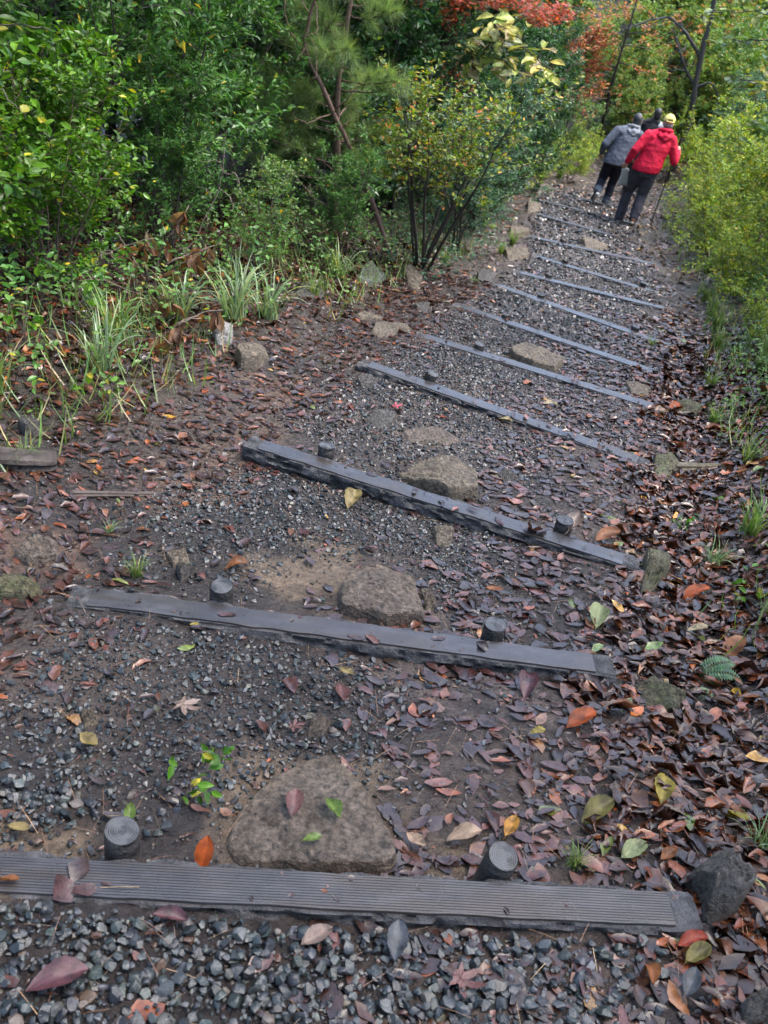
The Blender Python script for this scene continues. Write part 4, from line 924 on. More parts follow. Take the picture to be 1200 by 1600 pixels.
PAL = dict(
    bright=[(5, (0.052, 0.134, 0.009)), (4, (0.084, 0.188, 0.013)), (2, (0.033, 0.102, 0.007)), (.35, (0.338, 0.322, 0.023)), (.4, (0.139, 0.236, 0.016))],
    dark=[(5, (0.039, 0.115, 0.022)), (4, (0.065, 0.157, 0.031)), (2, (0.107, 0.208, 0.047)), (.08, (0.511, 0.356, 0.032))],
    blue=[(5, (0.038, 0.104, 0.051)), (4, (0.061, 0.140, 0.073)), (2, (0.104, 0.195, 0.114)), (.15, (0.193, 0.243, 0.050))],
    berry=[(3, (0.093, 0.187, 0.013)), (5, (0.098, 0.158, 0.011)), (4, (0.156, 0.209, 0.015)), (2.2, (0.240, 0.240, 0.017)), (.8, (0.455, 0.314, 0.032)), (.5, (0.481, 0.153, 0.034)), (1.5, (0.129, 0.189, 0.097))],
    deep=[(5, (0.020, 0.062, 0.020)), (4, (0.034, 0.090, 0.030)), (2, (0.057, 0.122, 0.044))],
    lime=[(5, (0.189, 0.273, 0.021)), (4, (0.281, 0.345, 0.026)), (2, (0.118, 0.230, 0.018)), (1, (0.435, 0.371, 0.031)), (1, (0.104, 0.201, 0.068))],
    mid=[(5, (0.065, 0.145, 0.025)), (4, (0.095, 0.180, 0.039)), (2, (0.131, 0.221, 0.058)), (.4, (0.276, 0.255, 0.018))],
    red=[(5, (0.319, 0.052, 0.027)), (3, (0.380, 0.088, 0.029)), (2, (0.228, 0.036, 0.024)), (.6, (0.319, 0.208, 0.048))],
    orange=[(5, (.46, .15, .060)), (3, (.50, .21, .085)), (2, (.36, .10, .045)), (1, (.32, .28, .08)), (1, (.14, .18, .06))],
    rust=[(5, (.25, .060, .030)), (3, (.34, .085, .035)), (2, (.17, .05, .025)), (1, (.08, .10, .03))],
    far=[(5, (0.118, 0.215, 0.053)), (4, (0.172, 0.278, 0.072)), (2, (0.238, 0.334, 0.093)), (.8, (0.383, 0.344, 0.049)), (.5, (0.510, 0.219, 0.037))],
)
KIND = {}
def kind(name, seeds, woodcol, pal, leaf, per, size, mat='leaf', drop=0.0, upb=.7, spreadl=.9, jit=.35, **g):
    KIND[name] = []
    for sd in seeds:
        wood, AP, AD = grow(sd, **g); r = rng_of(sd + 1000)
        wm = wood_mesh(wood, woodcol, sd); mb = MB()
        leaf_cluster(r, mb, AP, AD, per, size, leaf, PAL[pal], upb, spreadl, jitter=size * .25, drop=drop, jit=jit)
        KIND[name].append((wm, mb.mesh(name + '_foliage', MAT[mat])))

LF = leaf_template(.48, .10, .12); LL = leaf_template(.34, .12, .10, 'lance'); LS_ = leaf_small(.5, .1); LM = leaf_maple()
DK = (.035, .026, .020); GR = (.10, .085, .070); BR = (.075, .050, .036)
kind('broadleaf', (11, 12), BR, 'bright', LF, 4, .082, h=2.4, stems=7, spread=.45, nb=11, nt=6, base_r=.016, first=.12, blen=.36)
kind('whorl', (21, 22), DK, 'dark', LL, 5, .072, h=2.6, stems=6, spread=.36, nb=13, nt=7, base_r=.017, first=.20, blen=.34, up=.7)
kind('glossy', (31, 32), DK, 'blue', LL, 5, .066, h=2.3, stems=6, spread=.40, nb=12, nt=7, base_r=.018, first=.10, blen=.36)
kind('berrybush', (41,), DK, 'berry', LF, 4, .048, drop=.15, h=1.95, stems=8, spread=.40, nb=9, nt=6, base_r=.019, first=.40, blen=.40, up=.45, twig=.2)
kind('evergreen', (51, 52), DK, 'deep', LS_, 8, .072, h=3.2, stems=6, spread=.34, nb=15, nt=8, base_r=.03, first=.06, blen=.36, up=.5, twig=.2)
kind('limebush', (61, 62), BR, 'lime', LL, 5, .075, h=1.5, stems=9, spread=.62, nb=6, nt=5, base_r=.008, first=.15, blen=.34, twig=.22)
kind('midbush', (71, 72), GR, 'mid', LF, 4, .062, h=2.2, stems=6, spread=.42, nb=9, nt=6, base_r=.016, first=.10, blen=.38)
kind('darktree', (84, 85), DK, 'dark', LS_, 6, .105, h=6.0, stems=1, spread=0, nb=36, nt=9, base_r=.09, first=.08, blen=.32, up=.3, twig=.42)
kind('shade_canopy', (111, 112), DK, 'mid', LS_, 10, .24, h=9.0, stems=1, spread=0, nb=30, nt=9, base_r=.14, first=.42, blen=.40, up=.35, twig=.7)  # tall crowns out of view, added to block part of the sky light
kind('orangetree', (86,), DK, 'orange', LM, 4, .095, 'autumn', h=5.0, stems=1, spread=0, nb=26, nt=8, base_r=.07, first=.12, blen=.40, up=.12, twig=.4, upb=1.6)
kind('rusttree', (87,), DK, 'rust', LS_, 9, .07, 'autumn', h=3.0, stems=1, spread=0, nb=26, nt=9, base_r=.05, first=.30, blen=.36, up=.2, twig=.3)
kind('seedling', (91, 92), BR, 'bright', LF, 1, .070, h=.22, stems=3, spread=.8, nb=2, nt=1, base_r=.003, first=.5, blen=.3, twig=.05)
kind('thicket', (101, 102), DK, 'far', LS_, 7, .115, h=3.8, stems=7, spread=.42, nb=14, nt=8, base_r=.03, first=.04, blen=.36, up=.4, twig=.32)
kind('darkthicket', (103, 104), DK, 'deep', LS_, 7, .10, h=3.8, stems=7, spread=.42, nb=14, nt=8, base_r=.03, first=.03, blen=.36, up=.4, twig=.30)

def place(kd, var, x, y, s, rot, label, cat, name, group=None, zoff=0.0, tilt=(0, 0)):
    wm, fm = KIND[kd][var % len(KIND[kd])]
    root = empty(name, (x, y, gz(x, y) + zoff), rot, s); root.rotation_euler = (tilt[0], tilt[1], rot)
    tree = 'tree' in name
    link('trunk' if tree else 'stems', wm, root); f = link('crown' if tree else 'foliage', fm, root); f['kind'] = 'stuff'
    tag(root, label, cat, group); return root
S_ = 'shrub'
SHRUBS = [
    # left verge, from the camera onwards
    ('broadleaf', 0, -2.55, 4.35, .95, 0.3, 'bright green broad-leaved shrub at the left edge of the picture, nearest the path'),
    ('broadleaf', 1, -3.15, 5.25, 1.25, 1.9, 'tall bright green shrub in the upper left corner'),
    ('broadleaf', 0, -2.45, 5.5, .62, 4.0, 'low leafy green shrub in front of the tall one at the far left'),
    ('whorl', 0, -2.15, 6.9, 1.05, 0.8, 'dark-stemmed shrub with whorled leaves above the brown drooping leaves'),
    ('whorl', 1, -2.9, 7.3, 1.2, 2.2, 'dark shrub between the bright green shrubs and the dark-stemmed one'),
    ('whorl', 0, -2.0, 8.2, .9, 3.9, 'dark twiggy shrub left of the leaning bare trunk'),
    ('glossy', 0, -2.6, 9.4, 1.15, 1.0, 'bluish green shrub deep in the thicket behind the dark-stemmed one'),
    ('glossy', 1, -1.1, 10.6, .75, 5.0, 'bluish shrub behind the pine trunk'),
    ('evergreen', 0, -3.4, 9.2, 1.2, .4, 'dense dark evergreen at the back of the left thicket'),
    ('evergreen', 1, -1.9, 10.6, 1.2, 2.4, 'dense dark evergreen behind the pine'),
    ('evergreen', 2, -.6, 11.6, 1.0, 4.4, 'dense dark evergreen behind the berry bush'),
    ('berrybush', 0, -.10, 9.0, 1.0, 0.0, 'yellow-green berry bush with dark stems rising beside the seventh step'),
    ('glossy', 0, .25, 10.5, .72, 3.3, 'bluish glossy bush right behind the berry bush'),
    ('glossy', 1, .45, 12.4, .9, .5, 'bluish bush overhanging the left of the tenth step'),
    ('evergreen', 1, .70, 14.6, .85, 1.4, 'dark evergreen bush left of the twelfth step'),
    ('evergreen', 2, 1.15, 17.6, .80, 2.9, 'dark evergreen bush left of the walker in grey'),
    ('evergreen', 0, -.2, 13.9, 1.25, 5.2, 'tall dark evergreen below the pale big-leaved branch'),
    ('midbush', 0, 2.3, 21.0, .75, 1.2, 'light green bush just left of the walkers, beyond the last step'),
    ('broadleaf', 1, -2.15, 4.95, .50, 2.7, 'low bright green shrub leaning over the left verge beside the tall grass'),
    ('whorl', 1, -1.85, 6.3, .55, 1.1, 'low dark shrub just behind the drooping brown leaves'),
    ('midbush', 0, -1.35, 7.0, .42, 3.1, 'low fresh green bush at the edge of the left thicket behind the pale grass'),
    ('whorl', 0, -.85, 8.1, .42, 4.6, 'low dark bush at the foot of the leaning bare trunk'),
    ('darkthicket', 0, -4.6, 9.6, 1.0, .4, 'dark thicket bush far back behind the upper left shrubs'),
    ('darkthicket', 1, -3.2, 11.4, 1.0, 1.4, 'dark thicket bush far back left of the pine'),
    ('darkthicket', 0, -1.9, 12.6, .95, 2.4, 'dark thicket bush far back directly behind the pine'),
    ('darkthicket', 1, -.9, 14.6, .95, 3.4, 'dark thicket bush far back behind the maple trunk'),
    ('darkthicket', 0, .3, 16.4, .85, 4.4, 'dark thicket bush behind the evergreen left of the steps'),
    ('darkthicket', 1, -5.6, 12.6, 1.2, 5.4, 'dark thicket bush deepest in the left-hand woods'),
    ('darkthicket', 0, -3.4, 15.0, 1.2, .9, 'dark thicket bush deep behind the maple'),
    ('darkthicket', 1, -1.6, 18.6, 1.2, 1.9, 'dark thicket bush far behind the red maple leaves'),
    ('darkthicket', 1, 1.0, 20.2, .75, 2.9, 'dark thicket bush left of the grass behind the grey walker'),
    ('thicket', 0, 2.2, 25.6, .72, .1, 'green thicket bush directly left of the three walkers'),
    ('thicket', 1, 4.2, 28.0, .85, 1.1, 'green thicket bush directly behind the three walkers'),
    ('thicket', 0, 6.3, 26.5, .8, 2.1, 'green thicket bush right behind the slanting trunk'),
    ('thicket', 1, 8.2, 24.0, .9, 3.1, 'green thicket bush at the far right behind the slanting trunk'),
    ('thicket', 0, 10.5, 28.5, 1.1, 4.1, 'green thicket bush on the far slope at the right edge'),
    ('thicket', 1, 7.9, 30.5, 1.1, 5.1, 'green thicket bush on the far slope above the slanting trunk'),
    ('thicket', 0, 5.2, 32.5, 1.1, .6, 'green thicket bush on the far slope above the walkers'),
    ('thicket', 1, 2.2, 31.5, 1.1, 1.6, 'green thicket bush on the far slope left of the orange maples'),
    ('thicket', 0, -.6, 29.0, 1.2, 2.6, 'green thicket bush on the far slope behind the dark evergreens'),
    ('thicket', 1, -3.4, 24.0, 1.2, 3.6, 'green thicket bush on the far slope behind the maple'),
    ('thicket', 0, -.8, 23.0, 1.0, 4.6, 'green thicket bush behind the pale big-leaved tree'),
    ('thicket', 1, 12.0, 36.0, 1.3, 5.6, 'green thicket bush high on the far slope at the right'),
    ('thicket', 0, 8.5, 36.5, 1.3, .8, 'green thicket bush high on the far slope right of centre'),
    ('thicket', 1, 5.0, 37.5, 1.3, 1.8, 'green thicket bush high on the far slope at the centre'),
    ('thicket', 0, 1.5, 37.5, 1.3, 2.8, 'green thicket bush high on the far slope left of centre'),
    ('thicket', 1, 6.9, 33.5, 1.15, 2.2, 'green thicket bush on the far slope seen past the slanting trunk'),
    ('thicket', 0, 9.4, 32.5, 1.15, 4.7, 'green thicket bush on the far slope right of the slanting trunk'),
    ('thicket', 1, 7.2, 28.2, .8, 3.3, 'green thicket bush at the bottom of the far slope behind the trunk'),
    ('thicket', 0, 13.5, 32.0, 1.3, 3.9, 'green thicket bush on the far slope at the top right corner'),
    ('thicket', 1, 10.6, 24.0, 1.0, .3, 'green thicket bush near the top right corner'),
    ('thicket', 0, 4.15, 25.0, .50, 1.3, 'low green thicket bush right above the cap of the walker in red'),
    ('thicket', 1, 4.75, 26.6, .62, 2.9, 'green thicket bush just left of the slanting trunk'),
    ('thicket', 0, 6.0, 29.8, .9, 5.3, 'green thicket bush beyond the slanting trunk, at the bend of the path'),
    # right verge
    ('limebush', 1, 3.35, 10.4, .55, 1.7, 'low yellow-green bush at the right edge of the ninth step'),
    ('limebush', 0, 3.70, 12.9, .60, 3.0, 'low yellow-green bush at the right edge below the walking stick'),
    ('limebush', 1, 4.05, 14.8, .75, 4.4, 'yellow-green bush nearest the stick of the red walker'),
    ('limebush', 0, 4.55, 17.0, .85, 5.7, 'yellow-green bush beside the path right of the walkers'),
    ('midbush', 0, 4.35, 8.9, 1.15, .6, 'tall loose mid green shrub at the right edge, nearest the camera'),
    ('broadleaf', 0, 4.9, 11.4, 1.2, 1.5, 'tall bright green shrub behind the loose one at the right edge'),
    ('limebush', 1, 5.4, 13.2, 1.5, 2.5, 'tall yellow-green shrub rising behind the bank at the right'),
    ('midbush', 1, 5.3, 15.8, 1.3, 3.5, 'tall loose shrub right of the walkers above the yellow-green bushes'),
    ('limebush', 0, 2.35, 19.2, .55, .7, 'low yellow-green bush left of the feet of the walker in grey'),
    ('limebush', 1, 2.75, 21.4, .6, 1.7, 'low yellow-green bush on the left of the path ahead of the walkers'),
    ('limebush', 0, 4.9, 22.5, .9, 2.7, 'yellow-green bush right of the path ahead of the walkers'),
    ('limebush', 0, 2.95, 7.9, .38, 2.3, 'little yellow-green bush on the right bank beside the seventh step'),
    ('midbush', 1, 3.0, 6.9, .36, .4, 'little mid green bush on the right bank beside the sixth step'),
    ('midbush', 0, 2.75, 5.9, .30, 1.4, 'little mid green bush at the right edge beside the fifth step'),
    ('limebush', 1, 2.5, 4.9, .28, 2.0, 'little yellow-green bush at the right edge beside the fourth step'),
    ('midbush', 1, 3.55, 9.2, .50, 2.2, 'low mid green bush on the right bank beside the eighth step'),
    ('midbush', 0, 4.6, 10.9, .80, 5.2, 'mid green shrub at the right edge above the low one'),
    ('limebush', 0, 5.6, 19.6, 1.0, .9, 'yellow-green bush near the foot of the slanting tree'),
    ('midbush', 1, 7.0, 20.5, 1.3, 1.9, 'tall mid green shrub beyond the right bank'),
    ('limebush', 0, 3.75, 11.6, .78, .2, 'yellow-green bush on the right bank beside the tenth step'),
    ('limebush', 1, 4.25, 13.4, .95, 2.0, 'yellow-green bush right of the walking stick'),
    ('limebush', 0, 4.75, 15.4, 1.05, 4.1, 'yellow-green bush behind the right hand of the walker in red'),
    ('limebush', 1, 5.3, 17.8, 1.15, 5.5, 'yellow-green bush farthest along the right bank'),
    ('midbush', 1, 4.15, 10.2, .75, .9, 'mid green shrub with a bare dark stem at the right edge'),
    ('midbush', 0, 5.1, 12.4, 1.15, 2.6, 'mid green shrub on the right bank above the yellow-green bushes'),
    ('midbush', 1, 5.9, 14.6, 1.45, 4.6, 'tall mid green shrub behind the yellow-green bushes on the right'),
    ('midbush', 0, 6.6, 17.6, 1.5, .1, 'tall mid green shrub right of the slanting tree trunk'),
    ('broadleaf', 1, 4.9, 9.6, 1.25, 3.4, 'large-leaved bright green shrub reaching in at the upper right'),
    ('glossy', 0, 5.4, 20.0, .9, 1.1, 'bluish shrub at the foot of the slanting tree on the right'),
]
for q in SHRUBS: place(q[0], q[1], q[2], q[3], q[4], q[5], q[6], S_, 'shrub')
TREES = [  # the tall trees listed first are unseen, added to shade trail and foreground
    ('shade_canopy', 0, -4.6, 1.2, 1.0, .3, 'unseen tall tree added left of the viewer so its crown shades the nearest steps'),
    ('shade_canopy', 1, -5.2, 5.6, 1.0, 1.3, 'tall tree added for shade behind the bright shrubs at the left, crown above the picture'),
    ('shade_canopy', 0, -4.2, 10.2, 1.0, 2.3, 'tall tree added for shade in the left thicket, crown above the picture'),
    ('shade_canopy', 1, 4.9, 2.6, .95, 3.3, 'unseen tall tree added right of the viewer so its crown shades the right bank'),
    ('shade_canopy', 0, 6.8, 8.0, .95, 4.3, 'tall tree added for shade on the right bank, crown above the picture'),
    ('shade_canopy', 1, 2.6, -3.6, 1.0, 5.3, 'unseen tall tree added behind the viewer on the right to darken the foreground'),
    ('shade_canopy', 1, .4, -5.0, 1.1, 2.9, 'unseen tall tree added straight behind the viewer to darken the foreground'),
    ('shade_canopy', 0, -2.4, -3.2, 1.05, .9, 'unseen tall tree added behind the viewer on the left to darken the foreground'),
    ('darktree', 0, -5.0, 7.8, 1.0, .3, 'dark tree at the back of the upper left corner'),
    ('darktree', 0, -6.2, 11.5, 1.2, 4.3, 'dark tree deep in the woods at the far left'),
    ('orangetree', 0, 3.6, 25.5, .92, .3, 'orange maple beyond the walkers'),
    ('orangetree', 0, 1.7, 22.8, .85, 2.1, 'orange maple left of the walkers behind the dark evergreens'),
    ('orangetree', 0, 5.9, 28.0, .9, 4.2, 'orange maple beyond the walkers, nearer the slanting trunk'),
    ('rusttree', 0, 2.55, 24.0, .80, 1.0, 'small rust-red tree just above the walker in grey'),
]
for q in TREES: place(q[0], q[1], q[2], q[3], q[4], q[5], q[6], 'tree', 'broadleaf_tree' if 'tree' in q[6] and 'maple' not in q[6] else 'maple_tree')

# trees drawn limb by limb -------------------------------------------------
def limbed_tree(name, label, base, limbs, leaf_fn, cat='tree', woodcol=DK):
    """limbs: lists of points (relative to base) with start and end radius"""
    root = empty(name, base); mb = MB(); r = rng_of(len(label))
    for P, r0, r1 in limbs:
        P = np.array(P, float); n = max(6, len(P) * 4); s = np.linspace(0, len(P) - 1, n); k = np.clip(s.astype(int), 0, len(P) - 2); f = (s - k)[:, None]
        Pm = np.vstack([2 * P[0] - P[1], P, 2 * P[-1] - P[-2]])
        p0, p1, p2, p3 = Pm[k], Pm[k + 1], Pm[k + 2], Pm[k + 3]
        C_ = .5 * (2 * p1 + (p2 - p0) * f + (2 * p0 - 5 * p1 + 4 * p2 - p3) * f ** 2 + (3 * p1 - p0 - 3 * p2 + p3) * f ** 3)
        R_ = np.linspace(r0, r1, n) * (1 + .12 * r.normal(size=n).clip(-1, 1))
        tube(mb, C_ + r.normal(0, .006, (n, 3)), R_, 8 if r0 > .012 else 5, np.array(woodcol) * r.uniform(.8, 1.2))
    link('trunk', mb.mesh('trunk', MAT['bark'], True), root)
    if leaf_fn: leaf_fn(root)
    tag(root, label, cat); return root
def crown_part(root, mb, name, mat, smooth=False):
    o = link(name, mb.mesh(name, mat, smooth), root); o['kind'] = 'stuff'
# leaning bare sapling in front of the pine
b0 = np.array([-.35, 8.9, gz(-.35, 8.9)])
def rel(b, pts): return [tuple(np.array(p) - np.array(b)) for p in pts]
def twigs_from(P, n, ln, r, dz=.1, out=None):
    res = []; P = np.array(P)
    for _ in range(n):
        q = r.uniform(.25, .95) * (len(P) - 1); k = int(q); p = P[k] + (P[k + 1] - P[k]) * (q - k)
        d = unit(rand_dir(r, 1)[0] + np.array([0, 0, .2])) * ln * r.uniform(.4, 1.2)
        m = p + d * .5 + r.normal(0, .04, 3); res.append(([tuple(p), tuple(m), tuple(p + d + np.array([0, 0, -dz * r.random()]))], .006, .0018))
    return res
r_ = rng_of(900)
main = rel(b0, [(-.35, 8.9, b0[2] - .1), (-.69, 8.9, -.88), (-1.12, 8.7, -.14), (-1.39, 8.6, .30), (-1.40, 8.6, .56), (-1.30, 8.55, .85)])
limbed_tree('bare_sapling', 'thin bare brown trunk leaning left in front of the pine needles', b0,
            [(main, .026, .010), (rel(b0, [(-1.38, 8.6, .28), (-1.58, 8.6, .50), (-1.62, 8.55, .75)]), .009, .004), (rel(b0, [(-1.12, 8.7, -.14), (-1.0, 8.6, .0), (-.92, 8.6, .14)]), .008, .003),
             (rel(b0, [(-1.12, 8.7, -.14), (-1.3, 8.5, -.22), (-1.42, 8.5, -.20)]), .007, .003), (rel(b0, [(-.69, 8.9, -.88), (-.9, 8.7, -.75), (-1.2, 8.6, -.78)]), .008, .003)] + twigs_from(main, 16, .35, r_), None, woodcol=(.11, .062, .044))

# pine with long soft needles
def pine_leaves(root):
    r = rng_of(901); mb = MB()
    needle = (np.array([(0, .008, 0), (0, -.008, 0), (1, 0, -.10)]), np.array([(0, 1, 2)]), np.zeros((0, 4), int))
    for c in PINE_TIPS:
        n = 210; d = unit(np.array(c[1])); D = unit(d * .75 + rand_dir(r, n) * .75); P = np.array(c[0]) + d * r.uniform(-.12, .03, (n, 1)) * 1.0
        put_leaves(mb, P, D, rand_dir(r, n), r.uniform(.11, .19, n), needle, pick(r, n, [(4, (.15, .24, .085)), (3, (.21, .31, .11)), (1.2, (.22, .22, .07)), (2, (.08, .15, .06))], .3), W=r.uniform(.8, 1.3, n))
    crown_part(root, mb, 'needles', MAT['leaf'])
pb = np.array([-1.05, 9.3, gz(-1.05, 9.3)]); r = rng_of(902); PINE_TIPS = []; limbs = []
trunkP = [(0, 0, -.1), (-.05, -.05, .7), (-.12, -.1, 1.4), (-.1, -.12, 2.2), (-.15, -.1, 3.2)]
limbs.append((trunkP, .045, .012))
for q in range(30):
    zz = .55 + 2.3 * (q / 30); a = r.uniform(0, 6.28) if q % 3 else r.uniform(3.6, 5.6); ln = (1.0 - .22 * zz) * r.uniform(.7, 1.1)
    st = np.array([-.05 - .03 * zz, -.04 * zz, zz]); d = np.array([math.cos(a), math.sin(a), .25])
    e = st + d * ln; limbs.append(([tuple(st), tuple(st + d * ln * .5 + (0, 0, -.03)), tuple(e)], .010, .004))
    for t in range(6):
        p = st + d * ln * (.35 + .13 * t); dd = unit(d + rand_dir(r, 1)[0] * .9 + np.array([0, 0, .3])); PINE_TIPS.append((p + dd * .10, dd)); limbs.append(([tuple(p), tuple(p + dd * .06), tuple(p + dd * .12)], .004, .002))
limbed_tree('pine_tree', 'young pine with long soft green needles left of the red maple', pb, limbs, pine_leaves, woodcol=(.09, .055, .04))

# red maple with a dark crooked trunk
mbse = np.array([-.62, 12.6, gz(-.62, 12.6)])
mtr = rel(mbse, [(-.62, 12.6, mbse[2] - .1), (-.55, 12.5, -1.4), (-.49, 12.3, -.67), (-.44, 12.2, -.06), (-.28, 12.1, .22), (-.15, 12.0, .62), (0, 12, 1.3), (.1, 12, 2.0)])
mlimbs = [(mtr, .10, .04), (rel(mbse, [(-.49, 12.3, -.4), (-.66, 12.25, .0), (-.68, 12.2, .2), (-.60, 12.2, .55), (-.7, 12.2, 1.2)]), .04, .015), (rel(mbse, [(-.68, 12.25, .05), (-.85, 12.3, -.05), (-1.1, 12.4, -.10)]), .018, .006),
          (rel(mbse, [(-.2, 12.0, .5), (.2, 11.9, .75), (.7, 11.8, .8)]), .018, .005), (rel(mbse, [(-.2, 12.0, .5), (-.4, 11.6, .75), (-.6, 11.3, .7)]), .016, .005)]
def maple_leaves(root):
    r = rng_of(903); mb = MB()
    for c, rad3, n, pal in (((.25, 11.9, .68), (.55, .5, .16), 800, 'red'), ((.75, 11.8, .62), (.3, .4, .12), 500, 'red'), ((-.36, 11.9, .50), (.25, .4, .28), 500, 'red'), ((-.1, 12, 1.2), (1.2, 1.0, .4), 1500, 'red'),
                            ((-.15, 11.9, -.2), (.3, .3, .3), 160, 'red'), ((-.68, 11.9, -.30), (.35, .3, .35), 170, 'red'), ((-.55, 11.7, .65), (.5, .5, .2), 500, 'red')):
        v = rand_dir(r, n) * r.random((n, 1)) ** .4; P = np.array(c) + v * np.array(rad3) - mbse
        P[:, 2] += .05 * np.sin(P[:, 0] * 9)
        put_leaves(mb, P, unit(rand_dir(r, n) * np.array([1, 1, .3])), unit(np.array([0, 0, 1.0]) + rand_dir(r, n) * .6), r.uniform(.045, .085, n), LM, pick(r, n, PAL[pal], .3))
    crown_part(root, mb, 'crown', MAT['autumn'])
limbed_tree('maple_tree', 'red-leaved maple with a dark crooked trunk at the top centre', mbse, mlimbs, maple_leaves, woodcol=(.045, .036, .032))

# tree with big pale yellow-green leaves, every leaf a part
def big_leaf_tree():
    b = np.array([.25, 12.7, gz(.25, 12.7)]); r = rng_of(904)
    br = [[(.25, 12.7, b[2] - .1), (.15, 12.4, -1.0), (.05, 12.0, -.2), (.2, 11.7, .3), (.5, 11.5, .6)], [(.05, 12.0, -.2), (.0, 11.7, .05), (-.05, 11.5, .18)], [(.2, 11.7, .3), (.45, 11.5, .32), (.7, 11.4, .2), (.88, 11.3, .15)], [(.1, 11.8, .1), (.35, 11.5, .10), (.6, 11.3, .02)], [(.2, 11.7, .3), (.15, 11.4, .42), (.3, 11.2, .46)]]
    root = limbed_tree('big_leaf_tree', 'slim tree with big pale yellow-green leaves below the red maple leaves', b, [(rel(b, q), .03 if i == 0 else .012, .005) for i, q in enumerate(br)], None, woodcol=(.06, .05, .042))
    cols = [(.36, .44, .11), (.46, .47, .14), (.30, .40, .11), (.54, .46, .11), (.50, .42, .24), (.44, .48, .28)]
    meshes = [big_leaf_mesh(950 + i, 'oval', c, .6, .46).mesh('leaf', MAT['autumn'], True) for i, c in enumerate(cols)]
    n = 0
    for q in br[1:] + [br[0][2:]]:
        q = np.array(q)
        for t in range(24):
            f = r.uniform(.3, 1) * (len(q) - 1); k = min(int(f), len(q) - 2); p = q[k] + (q[k + 1] - q[k]) * (f - k) + r.normal(0, .07, 3)
            d = unit(np.array([r.normal(), r.normal() - .5, r.normal(-.35, .35)])); nv = unit(np.array([r.normal(0, .35), -.45 + r.normal(0, .3), 1.0])); nv = unit(nv - d * (nv @ d)); y_ = np.cross(nv, d)
            s = r.uniform(.14, .23); Mx = Matrix((Vector(d), Vector(y_), Vector(nv))).transposed()
            link('leaf', meshes[n % len(meshes)], root, tuple(p + d * s * .55 - b), Mx.to_euler(), (s,) * 3); n += 1
big_leaf_tree()

# tree with a slanting dark trunk on the right, bare twigs reaching left
sb = np.array([5.35, 24.2, gz(5.35, 24.2)])
sl = [(rel(sb, [(5.35, 24.2, sb[2] - .2), (5.40, 24.1, -2.5), (5.25, 24, -1.7), (5.12, 24.0, -.95), (5.08, 24.0, -.25), (5.0, 24, .4), (4.9, 24, 1.4), (5.0, 24, 2.6)]), .075, .04),
      (rel(sb, [(5.12, 24, -.9), (4.75, 24, -.55), (4.45, 24, -.35), (4.1, 23.9, -.22), (3.5, 23.5, -.40), (2.94, 23, -.65)]), .045, .012), (rel(sb, [(5.22, 24, -1.5), (4.9, 24, -1.2), (4.6, 24, -.8), (4.3, 24, -.4)]), .035, .010),
      (rel(sb, [(5.2, 24, -1.55), (5.5, 24, -1.35), (5.75, 24, -1.55), (5.95, 24, -1.9)]), .03, .012)]
r_ = rng_of(905)
for q in sl[1:3]: sl = sl + [(a, .012, .004) for a, _, _ in twigs_from(q[0], 14, .7, r_, dz=.0)]
def slant_leaves(root):
    r = rng_of(906); mb = MB(); n = 2600
    c = r.choice(4, n); C = np.array([(5.0, 24, 1.4), (5.6, 23.5, 1.0), (4.4, 24, 1.3), (6.1, 23.8, -.2)])[c] - sb
    P = C + rand_dir(r, n) * r.random((n, 1)) ** .5 * np.array([1.1, 1.0, .6]); put_leaves(mb, P, rand_dir(r, n), unit(np.array([0, 0, 1.0]) + rand_dir(r, n) * .7), r.uniform(.07, .13, n), LF, pick(r, n, PAL['mid']))
    crown_part(root, mb, 'crown', MAT['leaf'])
limbed_tree('slanting_tree', 'dark slanting tree trunk with bare twigs reaching left at the upper right', sb, sl, slant_leaves, woodcol=(.04, .035, .03))

# overhanging branches close to the camera, upper right and upper left
def near_branch(name, label, b, pts, n, size, pal, seed, spreadl=.10, mats=None):
    r = rng_of(seed); root = limbed_tree(name, label, b, [(rel(b, q), .016 if i == 0 else .006, .003) for i, q in enumerate(pts)], None, woodcol=(.05, .04, .03))
    cols = pick(r, 6, pal, .15); meshes = [big_leaf_mesh(seed + 10 + i, 'oval', c, .5, .50).mesh('leaf', MAT['leaf'], True) for i, c in enumerate(cols)]
    for t in range(n):
        q = np.array(pts[1 + t % (len(pts) - 1)]); f = r.uniform(.05, 1) * (len(q) - 1); k = min(int(f), len(q) - 2); p = q[k] + (q[k + 1] - q[k]) * (f - k) + r.normal(0, spreadl * .35, 3)
        d = unit(np.array([r.normal(), r.normal(), r.normal(-.25, .3)])); nv = unit(np.array([r.normal(0, .35), r.normal(0, .35), 1.0])); nv = unit(nv - d * (nv @ d)); y_ = np.cross(nv, d); s = size * r.uniform(.7, 1.2)
        link('leaf', meshes[t % 6], root, tuple(p + d * s * .55 - b), Matrix((Vector(d), Vector(y_), Vector(nv))).transposed().to_euler(), (s,) * 3)
rb = np.array([3.5, 8.3, gz(3.5, 8.3)])
